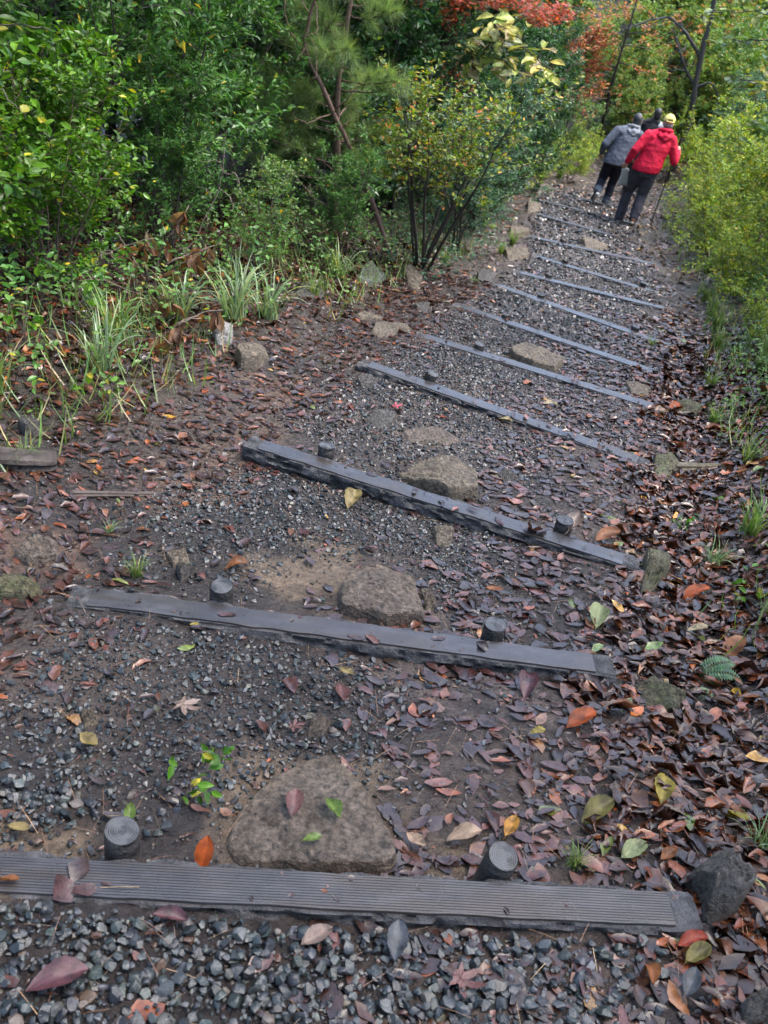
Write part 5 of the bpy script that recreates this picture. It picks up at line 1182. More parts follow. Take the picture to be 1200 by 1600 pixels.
near_branch('young_tree', 'young tree with large bright green leaves overhanging the upper right corner', rb, [
    [(3.5, 8.3, rb[2] - .1), (3.45, 8.3, .0), (3.2, 8.2, .9), (2.9, 8.1, 1.6)],
    [(2.3, 8.1, 1.25), (2.05, 8.0, 1.27), (1.8, 8.0, 1.24), (1.55, 7.9, 1.2)], [(2.4, 8.1, 1.1), (2.15, 8.0, 1.10), (1.95, 8.0, 1.07), (1.8, 8.0, 1.0)], [(2.4, 8.1, .85), (2.2, 8.0, .82), (2.0, 8.1, .80)],
    [(2.2, 8.0, 1.4), (1.95, 7.8, 1.40), (1.7, 7.7, 1.36)], [(2.5, 8.2, .5), (2.35, 8.1, .5), (2.2, 8.1, .42)],
    [(3.2, 8.2, .9), (2.8, 8.1, 1.2), (2.3, 8.1, 1.25)], [(3.2, 8.2, .9), (2.7, 8.1, 1.1), (2.4, 8.1, 1.1)], [(3.3, 8.25, .5), (2.8, 8.1, .8), (2.4, 8.1, .85)], [(3.4, 8.3, .1), (2.9, 8.2, .45), (2.5, 8.2, .5)]], 230, .105, [(3, (.18, .28, .04)), (2, (.26, .34, .05)), (2, (.11, .20, .04)), (.6, (.46, .42, .05))], 940)
lb = np.array([-2.75, 3.9, gz(-2.75, 3.9)])
near_branch('young_tree', 'young tree with large green leaves reaching in at the upper left corner', lb, [
    [(-2.75, 3.9, lb[2] - .1), (-2.7, 3.95, .2), (-2.5, 4.0, .9), (-2.3, 4.1, 1.5)], [(-2.6, 4.0, .6), (-2.3, 4.1, .85), (-2.0, 4.2, .95), (-1.8, 4.3, .95)], [(-2.55, 4.0, .7), (-2.2, 4.1, .72), (-1.95, 4.1, .70), (-1.85, 4.1, .62)],
    [(-2.5, 4.0, .9), (-2.2, 4.2, 1.05), (-1.9, 4.3, 1.02)], [(-2.65, 3.95, .3), (-2.3, 4.0, .40), (-2.05, 4.0, .38)], [(-2.68, 3.95, .0), (-2.35, 3.9, .12), (-2.1, 3.9, .05)]], 130, .075, [(3, (.055, .13, .02)), (2, (.09, .18, .025)), (2, (.04, .10, .02)), (.3, (.3, .3, .04))], 960)

# shrub hung with big drooping brown leaves, every leaf a part
def brown_shrub(label, b, pts, n, seed, size=.13, fallen=False):
    b = np.array(b); r = rng_of(seed)
    root = limbed_tree('withered_shrub', label, b, [(rel(b, q), .007, .003) for q in pts], None, cat='shrub', woodcol=(.16, .12, .09))
    cols = [(.17, .075, .034), (.22, .105, .05), (.115, .055, .03), (.26, .15, .09), (.15, .11, .06)]
    meshes = [big_leaf_mesh(seed + 5 + i, 'oval', c, 1.5, .42).mesh('leaf', MAT['autumn'], True) for i, c in enumerate(cols)]
    for t in range(n):
        q = np.array(pts[t % len(pts)]); f = r.uniform(.35, 1) * (len(q) - 1); k = min(int(f), len(q) - 2); p = q[k] + (q[k + 1] - q[k]) * (f - k)
        d = unit(np.array([r.normal(0, .5), r.normal(0, .5), -.9])); nv = unit(np.array([r.normal(0, .4), -1.0, .4 + r.normal(0, .3)])); nv = unit(nv - d * (nv @ d)); y_ = np.cross(nv, d); s = size * r.uniform(.7, 1.25)
        link('leaf', meshes[t % 5], root, tuple(p + d * s * .55 - b), Matrix((Vector(d), Vector(y_), Vector(nv))).transposed().to_euler(), (s,) * 3)
z = gz(-1.75, 5.55)
brown_shrub('withered shrub hung with drooping brown leaves on the left verge', (-1.75, 5.55, z), [
    [(-1.75, 5.55, z - .05), (-1.70, 5.6, z + .3), (-1.55, 5.65, z + .58)], [(-1.75, 5.55, z), (-1.85, 5.5, z + .25), (-1.95, 5.45, z + .42)], [(-1.75, 5.55, z), (-1.6, 5.5, z + .22), (-1.40, 5.5, z + .40)], [(-1.75, 5.55, z), (-1.75, 5.4, z + .3), (-1.72, 5.35, z + .50)], [(-1.70, 5.6, z + .2), (-1.5, 5.7, z + .3), (-1.35, 5.75, z + .36)], [(-1.75, 5.5, z), (-1.70, 5.15, z + .15), (-1.66, 5.0, z + .26)], [(-1.75, 5.5, z), (-1.55, 5.1, z + .2), (-1.42, 4.95, z + .28)], [(-1.75, 5.5, z), (-1.95, 5.2, z + .2), (-2.0, 5.0, z + .24)]], 60, 970, .115)
z = gz(-1.45, 4.75)
brown_shrub('low withered twig with big rust-brown leaves beside the whitish stone', (-1.45, 4.75, z), [[(-1.45, 4.75, z - .02), (-1.35, 4.75, z + .12), (-1.22, 4.8, z + .16)], [(-1.45, 4.75, z), (-1.40, 4.6, z + .10), (-1.30, 4.5, z + .12)], [(-1.45, 4.75, z), (-1.3, 4.9, z + .12), (-1.15, 4.98, z + .15)]], 14, 985, .11)

# ------------------------------------------------------------------ grass tufts, ferns and seedlings
def tuft_mesh(seed, n, ln, wid, pal, droop=.8, spread=.5):
    r = rng_of(seed); mb = MB(); m = 7; s = np.linspace(0, 1, m)
    for _ in range(n):
        a = r.uniform(0, 2 * np.pi); L = ln * r.uniform(.5, 1.1); o = spread * r.uniform(.2, 1); dr = droop * r.uniform(.4, 1.2)
        d = np.array([math.cos(a), math.sin(a)]); x = L * (o * s + .25 * dr * s ** 2.5); z = L * (s * (1 - .25 * o) - .55 * dr * s ** 2.6)
        base = r.normal(0, ln * .06, 2); C = np.stack([base[0] + d[0] * x, base[1] + d[1] * x, z], 1)
        w = wid * r.uniform(.7, 1.3) * (1 - s ** 2 * .95) * .5; sd = np.array([-d[1], d[0], .25])
        V = np.vstack([C - sd * w[:, None], C + sd * w[:, None]]); q = np.arange(m - 1)
        mb.add(V, None, np.stack([q, q + 1, q + 1 + m, q + m], 1), pick(r, 1, pal, .25)[0])
    return mb
GP = [(4, (.10, .18, .04)), (3, (.15, .24, .06)), (2, (.07, .13, .035)), (1, (.26, .26, .09)), (.7, (.34, .28, .15))]
GPB = [(4, (.14, .22, .10)), (3, (.20, .28, .15)), (2, (.09, .16, .06)), (.8, (.28, .28, .10))]
TUFT = [tuft_mesh(s, n, .34, .0075, p).mesh('blades', MAT['grass']) for s, n, p in ((1, 60, GP), (2, 60, GPB), (3, 80, GP), (4, 45, GPB))]
TUFTS = [
    (1, -1.18, 5.45, 1.75, 'pale arching grass tuft in the middle of the left verge, above the beige stone'), (3, -1.02, 5.75, 1.5, 'pale grass tuft right of the arching one on the left verge'), (1, -1.45, 5.1, 1.45, 'grass tuft below the drooping brown leaves'),
    (0, -1.62, 4.55, 1.4, 'green grass tuft on the left verge left of the rust-brown leaves'), (3, -1.55, 4.1, 1.4, 'long-bladed grass tuft on the left verge beside pale round leaves'), (0, -1.85, 3.6, 1.1, 'green grass tuft at the left edge above the rotten log'),
    (1, -.78, 7.6, 1.4, 'grass tuft at the foot of the leaning bare trunk'), (0, -.85, 6.7, .8, 'short grass tuft near the grey stone in the grass'), (2, .12, 9.6, .7, 'short grass tuft below the berry bush'), (2, .42, 8.7, .5, 'small grass tuft left of the seventh step'),
    (0, -.80, 2.42, .38, 'small grass tuft behind the left end of the second step'), (3, -.98, 2.66, .26, 'tiny grass sprig on the left shoulder'), (0, -1.42, 2.95, .45, 'small grass tuft at the broken end of the rotten log'),
    (0, 1.72, 3.72, .95, 'long grass tuft on the right bank beside the third step'), (2, 1.95, 4.05, .95, 'dense grass tuft on the right bank at the edge of the picture'), (3, 1.50, 3.45, .6, 'thin grass tuft right of the olive stone'), (0, 1.98, 4.75, .7, 'thin grass tuft on the right bank above the third step'),
    (2, 2.02, 5.6, .75, 'grass tuft beside the flat grey-green stone'), (3, 2.45, 5.9, .9, 'grass tuft at the right edge beside the fifth step'), (2, 2.25, 6.6, .7, 'grass tuft on the right bank beside the sixth step'), (0, 2.65, 6.9, .9, 'drooping grass tuft on the right bank near a yellow flower'),
    (2, 2.75, 8.3, 1.0, 'bushy grass tuft at the right end of the seventh step'), (2, 2.90, 9.0, 1.15, 'bushy grass tuft at the right end of the eighth step'), (0, 3.05, 9.7, 1.2, 'bushy green grass tuft right of the eighth step'), (2, 3.2, 10.6, 1.1, 'grass tuft at the right end of the ninth step'),
    (0, 3.55, 12.2, 1.3, 'grass tuft at the right end of the tenth step'), (2, 3.75, 13.6, 1.3, 'grass tuft below the walking stick'), (0, 3.45, 8.6, 1.1, 'grass tuft under the mid green shrub at the right edge'), (1, 3.2, 7.7, 1.0, 'grass tuft on the bare right bank above the drooping one'),
    (2, 2.35, 4.9, .9, 'dense grass tuft on the right bank at the picture edge beside the fourth step'), (0, 2.3, 5.3, .8, 'arching grass tuft on the right bank between the fourth and fifth steps'), (2, 2.85, 7.4, 1.0, 'dense grass tuft on the right bank beside the sixth step, farther out'), (0, 1.85, 3.2, .8, 'arching grass blades at the right edge above the fern'), (3, 2.05, 3.75, .9, 'pale grass tuft at the right edge beside the third step'), (2, 2.2, 19.6, 1.4, 'grass patch behind the feet of the walker in grey'), (0, 1.75, 18.9, 1.3, 'grass patch left of the farthest step'), (2, .95, 11.8, .9, 'grass tuft at the left end of the ninth step'), (0, .78, 10.9, .8, 'grass tuft under the bluish bush beside the eighth step'),
    (0, .62, 1.42, .32, 'few grass blades behind the right end of the nearest step'), (3, 1.15, 1.62, .5, 'thin grass blades at the right edge beside the chunky stone'), (3, 1.55, 2.95, .5, 'wispy grass on the right bank above the fern'), (0, 2.02, 7.75, .45, 'small pale grass tuft at the right end of the sixth step'),
]
for i, (v, x, y, s, lab) in enumerate(TUFTS):
    root = empty('grass_tuft', (x, y, gz(x, y)), i * 1.3, s * 1.0); link('blades', TUFT[v], root)['kind'] = 'stuff'; tag(root, lab, 'grass', 'grass tufts along the trail')

def fern(label, x, y, rot, s, fronds):
    root = empty('fern', (x, y, gz(x, y)), rot, s); r = rng_of(int(x * 100)); tag(root, label, 'fern')
    for f in range(fronds):
        mb = MB(); a = rad(-15 + 30 * f); L = .16; n = 17; s_ = np.linspace(.12, 1, n); d = np.array([math.cos(a), math.sin(a), 0])
        C = np.stack([d[0] * L * s_, d[1] * L * s_, .05 * np.sin(s_ * 2.4)], 1); tube(mb, C, .0012, 4, (.10, .13, .04))
        sd = np.array([-d[1], d[0], 0]); w = .038 * np.sin(np.pi * s_ ** .8) + .006
        for sg in (-1, 1): put_leaves(mb, C, np.tile(sd * sg + d * .35 + np.array([0, 0, .1]), (n, 1)), np.tile([0, 0, 1.0], (n, 1)), w, leaf_small(.34, .02), pick(r, n, [(1, (.075, .15, .075)), (1, (.11, .19, .09))], .15))
        link('frond', mb.mesh('frond', MAT['leaf']), root)
fern('small fern with two fronds on the brown leaves at the right', 1.17, 2.46, .1, 1.0, 2)
fern('tiny fern frond on the mossy stone at the right', 1.13, 2.38, -.6, .7, 1)
place('seedling', 0, -.33, 1.37, .55, 0, 'small green seedling with ribbed leaves behind the left nearest stake', 'seedling', 'seedling')
place('seedling', 1, -.32, 1.52, .5, 2, 'small yellow-green seedling left of the triangular boulder', 'seedling', 'seedling')
place('seedling', 0, -1.37, 3.68, .75, 1, 'low plant with pale round leaves at the edge of the left verge', 'seedling', 'seedling')
place('seedling', 1, 1.38, 3.62, .6, 4, 'bright little plant beside the third step on the right', 'seedling', 'seedling')
place('seedling', 0, 1.45, 3.05, .55, 5, 'bright green seedling in the litter below the dark orange leaf', 'seedling', 'seedling')
place('seedling', 1, -1.75, 4.5, 1.2, 5, 'leafy green weed on the left verge under the bright shrub', 'weed', 'weed')
place('seedling', 0, -1.95, 4.2, 1.3, 3, 'leafy green weed at the left edge of the verge', 'weed', 'weed')

def undergrowth():
    r = rng_of(1200); mb = MB(); gb = MB()
    def strip(n, x0, x1, y0, y1, cond, hmax, size, pal, tm):
        x = r.uniform(x0, x1, n); y = r.uniform(y0, y1, n); kp = cond(x, y) & in_view(x, y, None, 120); x, y = x[kp], y[kp]
        per = 7; m = len(x); hts = hmax * r.random(m) ** .8
        P = np.repeat(np.stack([x, y, ground_z(x, y) + hts], 1), per, 0) + r.normal(0, .035, (m * per, 3)); P[:, 2] = np.maximum(P[:, 2], ground_z(P[:, 0], P[:, 1]) + .02)
        n_ = len(P); put_leaves(mb, P, unit(rand_dir(r, n_) * np.array([1, 1, .4])), unit(np.array([0, -.2, 1.0]) + rand_dir(r, n_) * .5), size * r.uniform(.6, 1.2, n_), tm, pick(r, n_, PAL[pal], .3))
        for p, h_ in zip(np.stack([x, y, ground_z(x, y)], 1), hts):
            if r.random() < .6: tube(gb, np.array([p, p + (r.normal(0, .02), r.normal(0, .02), h_ * .6), p + (r.normal(0, .03), r.normal(0, .03), h_)]), [.0025, .002, .0015], 3, (.07, .06, .035), cap=False)
    T = lambda x, y: trail(x, y)[2]
    TG = lambda x, y: x - np.interp(y, LC[:, 1], LC[:, 0])
    edge = lambda x, y: .35 * (fbm(x * 1.5, y * 1.5, 88, 3) - .5)
    strip(650, -3.6, .2, 3.0, 9.5, lambda x, y: (TG(x, y) < -1.75 + edge(x, y)), .28, .042, 'mid', LF)
    strip(1000, -3.8, .2, 3.4, 10, lambda x, y: (TG(x, y) < -2.1 + edge(x, y)), .45, .05, 'dark', LF)
    strip(900, -.6, 1.6, 8.5, 19, lambda x, y: (TG(x, y) < -1.25 + edge(x, y)) & (TG(x, y) > -3), .22, .05, 'blue', LS_)
    strip(1000, 1.8, 6, 6.5, 11.5, lambda x, y: (TG(x, y) > 1.55 + edge(x, y)), .30, .05, 'mid', LF)
    strip(1100, 1.5, 4.2, 2.6, 8.5, lambda x, y: (TG(x, y) > 1.45 + 1.2 * edge(x, y)) & (fbm(x * 1.1, y * 1.1, 95, 3) > .40), .16, .045, 'mid', LF)
    strip(2600, 2.5, 8, 9.5, 20, lambda x, y: (TG(x, y) > 1.25 + edge(x, y)), .38, .06, 'lime', LS_)
    strip(900, .8, 3.6, 17.5, 24, lambda x, y: (TG(x, y) < -1.0) & (TG(x, y) > -3), .3, .08, 'lime', LS_)
    tag(link('ground_cover', mb.mesh('ground_cover', MAT['leaf'])), 'low leafy undergrowth along both verges', kind='stuff')
    tag(link('ground_cover_stalks', gb.mesh('ground_cover_stalks', MAT['bark'])), 'thin stalks of the low undergrowth', kind='stuff')
    # thin grass
    mb = MB(); n = 22000; x = r.uniform(-3.2, 5.5, n); y = 2.6 + 17 * r.random(n) ** 1.2
    tg = TG(x, y) + edge(x, y); kp = ((tg < -1.45) & (tg > -2.6)) | ((tg > 1.2) & (tg < 3.2) & (r.random(n) < sstep(2.0, 6.0, y) + .45)); kp &= (fbm(x * 1.3, y * 1.3, 91, 3) > .42) & in_view(x, y); x, y = x[kp], y[kp]; n = len(x)
    bl = (np.array([(0, .5, 0), (0, -.5, 0), (.4, .45, 0), (.4, -.45, 0), (.75, .3, -.06), (.75, -.3, -.06), (1, 0, -.20)]), np.array([(4, 5, 6)]), np.array([(0, 1, 3, 2), (2, 3, 5, 4)]))
    D = unit(np.stack([r.normal(0, .6, n), r.normal(0, .6, n), np.full(n, .8)], 1)); N = unit(np.stack([D[:, 0], D[:, 1], np.full(n, .3)], 1) + 1e-3)
    S = r.uniform(.10, .28, n); put_leaves(mb, np.stack([x, y, ground_z(x, y) - .005], 1), D, N, S, bl, pick(r, n, GP, .3), W=.006 / S * (1 + y * .05))
    tag(link('grass', mb.mesh('grass', MAT['grass'])), 'thin scattered grass along the verges', kind='stuff')
    # yellow flower-like leaves on the right bank
undergrowth()
# dead twigs in the thicket
def twig_thing(label, pts, seed, r0=.006, colr=(.17, .13, .10)):
    b = np.array(pts[0]); r = rng_of(seed); main = rel(b, pts)
    limbed_tree('dead_twig', label, b, [(main, r0, .002)] + [(a, r0 * .5, .0012) for a, _, _ in twigs_from(main, 5, .18, r)], None, cat='twig', woodcol=colr)
z = gz(-1.9, 5.0); twig_thing('pale dead twig forking through the green plants at the left', [(-2.05, 4.9, z + .05), (-1.9, 5.0, z + .28), (-1.85, 5.05, z + .33), (-1.62, 5.15, z + .42)], 1)
z = gz(-1.5, 6.2); twig_thing('pale dead twig slanting up behind the drooping brown leaves', [(-1.75, 6.0, z + .1), (-1.6, 6.1, z + .4), (-1.48, 6.2, z + .75), (-1.5, 6.25, z + 1.0)], 2)
z = gz(-.75, 8.2); twig_thing('grey dead twigs curving at the base of the leaning bare trunk', [(-.5, 8.5, z + .05), (-.75, 8.35, z + .45), (-1.1, 8.2, z + .55), (-1.35, 8.2, z + .75)], 3)
z = gz(3.6, 8.9); twig_thing('bare branching twig on the right bank under the green shrub', [(3.9, 8.9, z - .05), (3.75, 8.8, z + .25), (3.5, 8.6, z + .4), (3.25, 8.6, z + .5)], 4)
# ------------------------------------------------------------------ people
def closed_tube(mb, P, R, sides=14, ell=None):
    tube(mb, P, R, sides)
def ball(mb, c, r3, n=10):
    th = np.linspace(0, np.pi, n + 1); ph = np.arange(2 * n) / (2 * n) * 2 * np.pi
    V = np.array([[c[0] + r3[0] * math.sin(a) * math.cos(b), c[1] + r3[1] * math.sin(a) * math.sin(b), c[2] + r3[2] * math.cos(a)] for a in th for b in ph])
    m = 2 * n; ii = np.arange(n)[:, None] * m; jj = np.arange(m)[None]; j2 = (jj + 1) % m
    mb.add(V, None, np.stack([ii + jj, ii + m + jj, ii + m + j2, ii + j2], -1).reshape(-1, 4))
def limb(mb, P, R):
    P = [np.array(p, float) for p in P]
    for k in range(len(P) - 1):
        s = np.linspace(0, 1, 6)[:, None]
        tube(mb, P[k] + (P[k + 1] - P[k]) * s, R[k] + (R[k + 1] - R[k]) * s[:, 0], 14)
    for p, r_ in zip(P, R): ball(mb, p, (r_, r_, r_), 8)
def loft(mb, rings, sides=22):
    """rings: (cx, cy, cz, rx, ry)"""
    a = np.arange(sides) / sides * 2 * np.pi; V = []
    for q in rings: V += [(q[0] + q[3] * math.cos(t), q[1] + q[4] * math.sin(t), q[2]) for t in a]
    n = len(rings); V = np.array(V); ii = np.arange(n - 1)[:, None] * sides; jj = np.arange(sides)[None]; j2 = (jj + 1) % sides
    Qd = np.stack([ii + jj, ii + j2, ii + sides + j2, ii + sides + jj], -1).reshape(-1, 4)
    V = np.vstack([V, rings[0][:3], rings[-1][:3]]); b = n * sides; q = np.arange(sides)
    T = np.vstack([np.stack([np.full(sides, b), (q + 1) % sides, q], 1), np.stack([np.full(sides, b + 1), (n - 1) * sides + q, (n - 1) * sides + (q + 1) % sides], 1)])
    mb.add(V, T, Qd)
def melt(name, mb, voxel, mat, colr, parent, smooth=4, colfn=None):
    """fuse the pieces into one continuous skin"""
    tmp = bpy.data.objects.new('tmp', mb.mesh('tmp', None)); COL.objects.link(tmp)
    m1 = tmp.modifiers.new('r', 'REMESH'); m1.mode = 'VOXEL'; m1.voxel_size = voxel
    m2 = tmp.modifiers.new('s', 'SMOOTH'); m2.iterations = smooth; m2.factor = .5
    dg = bpy.context.evaluated_depsgraph_get()
    me = bpy.data.meshes.new_from_object(tmp.evaluated_get(dg)); me.name = name
    bpy.data.objects.remove(tmp)
    n = len(me.vertices); co = np.zeros(n * 3, np.float32); me.vertices.foreach_get('co', co); co = co.reshape(-1, 3)
    if mat is MAT['cloth']:
        nr = np.zeros(n * 3, np.float32); me.vertices.foreach_get('normal', nr); nr = nr.reshape(-1, 3)
        f = fbm(co[:, 0] * 9 + co[:, 2] * 5, co[:, 2] * 11 - co[:, 0] * 4 + co[:, 1] * 6, n % 97, 3) - .5; f2 = fbm(co[:, 0] * 22 + 3, co[:, 2] * 26 + co[:, 1] * 20, n % 89, 2) - .5
        co = co + nr * (.014 * f + .006 * f2)[:, None]; me.vertices.foreach_set('co', co.ravel().astype(np.float32))
    for a in list(me.color_attributes): me.color_attributes.remove(a)
    at = me.color_attributes.new('Col', 'FLOAT_COLOR', 'POINT')
    c = np.ones((n, 4), np.float32); c[:, :3] = colr if colfn is None else colfn(co)
    at.data.foreach_set('color', c.ravel()); me.materials.clear(); me.materials.append(mat); me.shade_smooth()
    return link(name, me, parent)

def person(loc, rotz, label, J, look, tilt=(0, 0)):
    """J: joints in the person's own frame (y ahead, x right, z up)"""
    root = empty('person', loc); root.rotation_euler = (tilt[0], tilt[1], rotz)
    tag(root, label, 'person')
    A = {k: np.array(v, float) for k, v in J.items()}
    pel, che, nk, hd = A['pelvis'], A['chest'], A['neck'], A['head']
    skin = (.42, .25, .18)
    # body: one continuous figure
    mb = MB()
    limb(mb, [pel, (pel + che) / 2, che], [.125, .12, .13]); limb(mb, [che, nk, hd - (0, 0, .05)], [.09, .058, .055])
    ball(mb, hd, (.076, .096, .118)); ball(mb, hd + np.array([0, .09, -.02]), (.014, .022, .022), 6); ball(mb, hd + np.array([0, .06, -.075]), (.04, .04, .035), 6)
    for s in (-1, 1): ball(mb, hd + np.array([s * .078, -.005, -.015]), (.012, .024, .034), 6)
    for s in ('l', 'r'):
        limb(mb, [A[s + '_hip'], A[s + '_knee'], A[s + '_ankle'], A[s + '_toe']], [.075, .052, .036, .03])
        limb(mb, [A[s + '_shoulder'], A[s + '_elbow'], A[s + '_wrist']], [.052, .038, .026])
        w, h = A[s + '_wrist'], A[s + '_hand']; d = unit(h - w); sd = unit(np.cross(d, A.get(s + '_palm', np.array([0, 1.0, 0])))); pn = np.cross(sd, d)
        limb(mb, [w, h], [.024, .032]); palm_end = h + d * .03
        for q, (o_, ln) in enumerate(((-.030, .062), (-.010, .072), (.010, .068), (.029, .052))):
            p0 = palm_end + sd * o_; p1 = p0 + d * ln * .45 + pn * .012; p2 = p1 + pn * ln * .42 + d * .004; p3 = p2 + pn * ln * .12 - d * ln * .30
            limb(mb, [p0 - d * .02, p1, p2, p3], [.0098, .0092, .0088, .008])
        p0 = h - d * .01 - sd * .03; limb(mb, [p0, p0 - sd * .022 + d * .02 + pn * .012, p0 - sd * .010 + d * .045 + pn * .035], [.012, .0105, .009])
    melt('body', mb, .010, MAT['skin'], skin, root, 2)
    for s in (-1, 1):
        e = MB(); ball(e, hd + np.array([s * .030, .086, .012]), (.011, .009, .009), 6); link('eye', e.mesh('eye', MAT['skin'], True), root)
    # trousers
    mb = MB(); lw = look.get('leg', 1.0)
    loft(mb, [(pel[0], pel[1] - .01, pel[2] - .10, .15, .12), (pel[0], pel[1] - .015, pel[2] - .04, .178, .14), (pel[0], pel[1], pel[2] + .06, .172, .132), (pel[0], pel[1], pel[2] + .14, .160, .122)])
    for s in ('l', 'r'):
        hp, kn, an = A[s + '_hip'], A[s + '_knee'], A[s + '_ankle']
        limb(mb, [hp - (0, 0, .0), hp + (kn - hp) * .45, kn, kn + (an - kn) * .5, an + (kn - an) * .06], [.105 * lw, .098 * lw, .080 * lw, .076 * lw, .072 * lw])
    cf = look['trousers']
    def tcol(co):
        out = np.tile(np.array(cf), (len(co), 1))
        if 'cuff' in look:
            for s in ('l', 'r'):
                m = np.linalg.norm(co - (A[s + '_ankle'] + (0, 0, .05)), axis=1) < .10; out[m] = look['cuff']
        return out
    melt('trousers', mb, .013, MAT['cloth'], None, root, 3, tcol)
    # jacket
    mb = MB(); up_ = unit(che - pel); g = look.get('girth', 1.0)
    P = lambda f: pel + (che - pel) * f
    hem = look.get('hem', -.02)
    loft(mb, [(*P(hem), .205 * g, .160 * g), (*P(.18), .212 * g, .166 * g), (*P(.5), .198 * g, .152 * g), (*P(.8), .202 * g, .145 * g), (*P(1.02), .200 * g, .142 * g), (*P(1.16), .185 * g, .130 * g), (*P(1.30), .150, .110), (*(nk + (0, 0, -.01)), .085, .085), (*(nk + (0, 0, .03)), .070, .072)])
    limb(mb, [A['l_shoulder'] + (.02, 0, 0), nk + (-.05, -.01, -.02), nk + (.05, -.01, -.02), A['r_shoulder'] - (.02, 0, 0)], [.070, .075, .075, .070])
    for s in ('l', 'r'):
        sh, el, wr = A[s + '_shoulder'], A[s + '_elbow'], A[s + '_wrist']
        limb(mb, [che + (sh - che) * .55 + (0, 0, .02), sh, el, el + (wr - el) * .55, wr - (wr - el) * .06], [.085, .074 * g, .064 * g, .058 * g, .047 * g])
    jc = np.array(look['jacket'])
    def jcol(co):
        out = np.tile(jc, (len(co), 1))
        if 'sleeve' in look:
            for s in ('l', 'r'):
                sh, el, wr = A[s + '_shoulder'], A[s + '_elbow'], A[s + '_wrist']
                for p, q in ((sh, el), (el, wr)):
                    d = q - p; f = np.clip(((co - p) @ d) / (d @ d), 0, 1)[:, None]
                    m = (np.linalg.norm(co - p - f * d, axis=1) < .10) & (np.abs(co[:, 0] - pel[0]) > .17); out[m] = look['sleeve']
        return out
    melt('jacket', mb, .013, MAT['cloth'], None, root, 3, jcol)
    if 'hood' in look:
        mb = MB(); b = nk + np.array([0, -.085, -.045])
        limb(mb, [nk + (-.10, -.02, .015), b + (-.07, -.035, -.005), b + (0, -.055, -.045), b + (.07, -.035, -.005), nk + (.10, -.02, .015)], [.030, .040, .046, .040, .030])
        limb(mb, [b + (0, -.03, .0), b + (0, -.045, -.12)], [.060, .040])
        limb(mb, [nk + (-.085, .03, .03), nk + (-.09, -.045, .035), nk + (0, -.085, .045), nk + (.09, -.045, .035), nk + (.085, .03, .03)], [.024, .03, .032, .03, .024])
        melt('hood', mb, .011, MAT['cloth'], look['hood'], root, 3)
    if 'collar' in look:
        mb = MB(); limb(mb, [nk + (-.098, .02, .005), nk + (-.105, -.035, .010), nk + (-.07, -.080, .020)], [.014, .016, .012]); melt('collar_lining', mb, .008, MAT['cloth'], look['collar'], root, 2)
    # shoes
    for s in ('l', 'r'):
        an, to = A[s + '_ankle'], A[s + '_toe']; d = unit(to - an); mb = MB()
        limb(mb, [an - (0, 0, .02) - d * .035, an + d * .06 - (0, 0, .02), to], [.048, .045, .038]); limb(mb, [an + (0, 0, .03), an - (0, 0, .02)], [.046, .05])
        sh_ = melt('shoe', mb, .010, MAT['cloth'], look['shoe'], root, 2)
        mb = MB(); nrm = unit(np.cross(np.cross(d, (0, 0, 1.0)), d)); 
        limb(mb, [an - nrm * .062 - d * .045, an + d * .05 - nrm * .058, to - nrm * .032 + d * .015], [.032, .030, .026]); melt('sole', mb, .010, MAT['cloth'], look['sole'], sh_, 1)
    # hair and hat
    mb = MB()
    ball(mb, hd + np.array([0, -.016, .022]), (.083, .096, .108)); ball(mb, hd + np.array([0, -.055, -.03]), (.070, .055, .075))
    if look.get('hair_top', True): melt('hair', mb, .010, MAT['hair'], look['hair'], root, 2)
    else:
        mb = MB(); ball(mb, hd + np.array([0, -.05, -.035]), (.072, .054, .058)); melt('hair', mb, .009, MAT['hair'], look['hair'], root, 2)
    return root, A

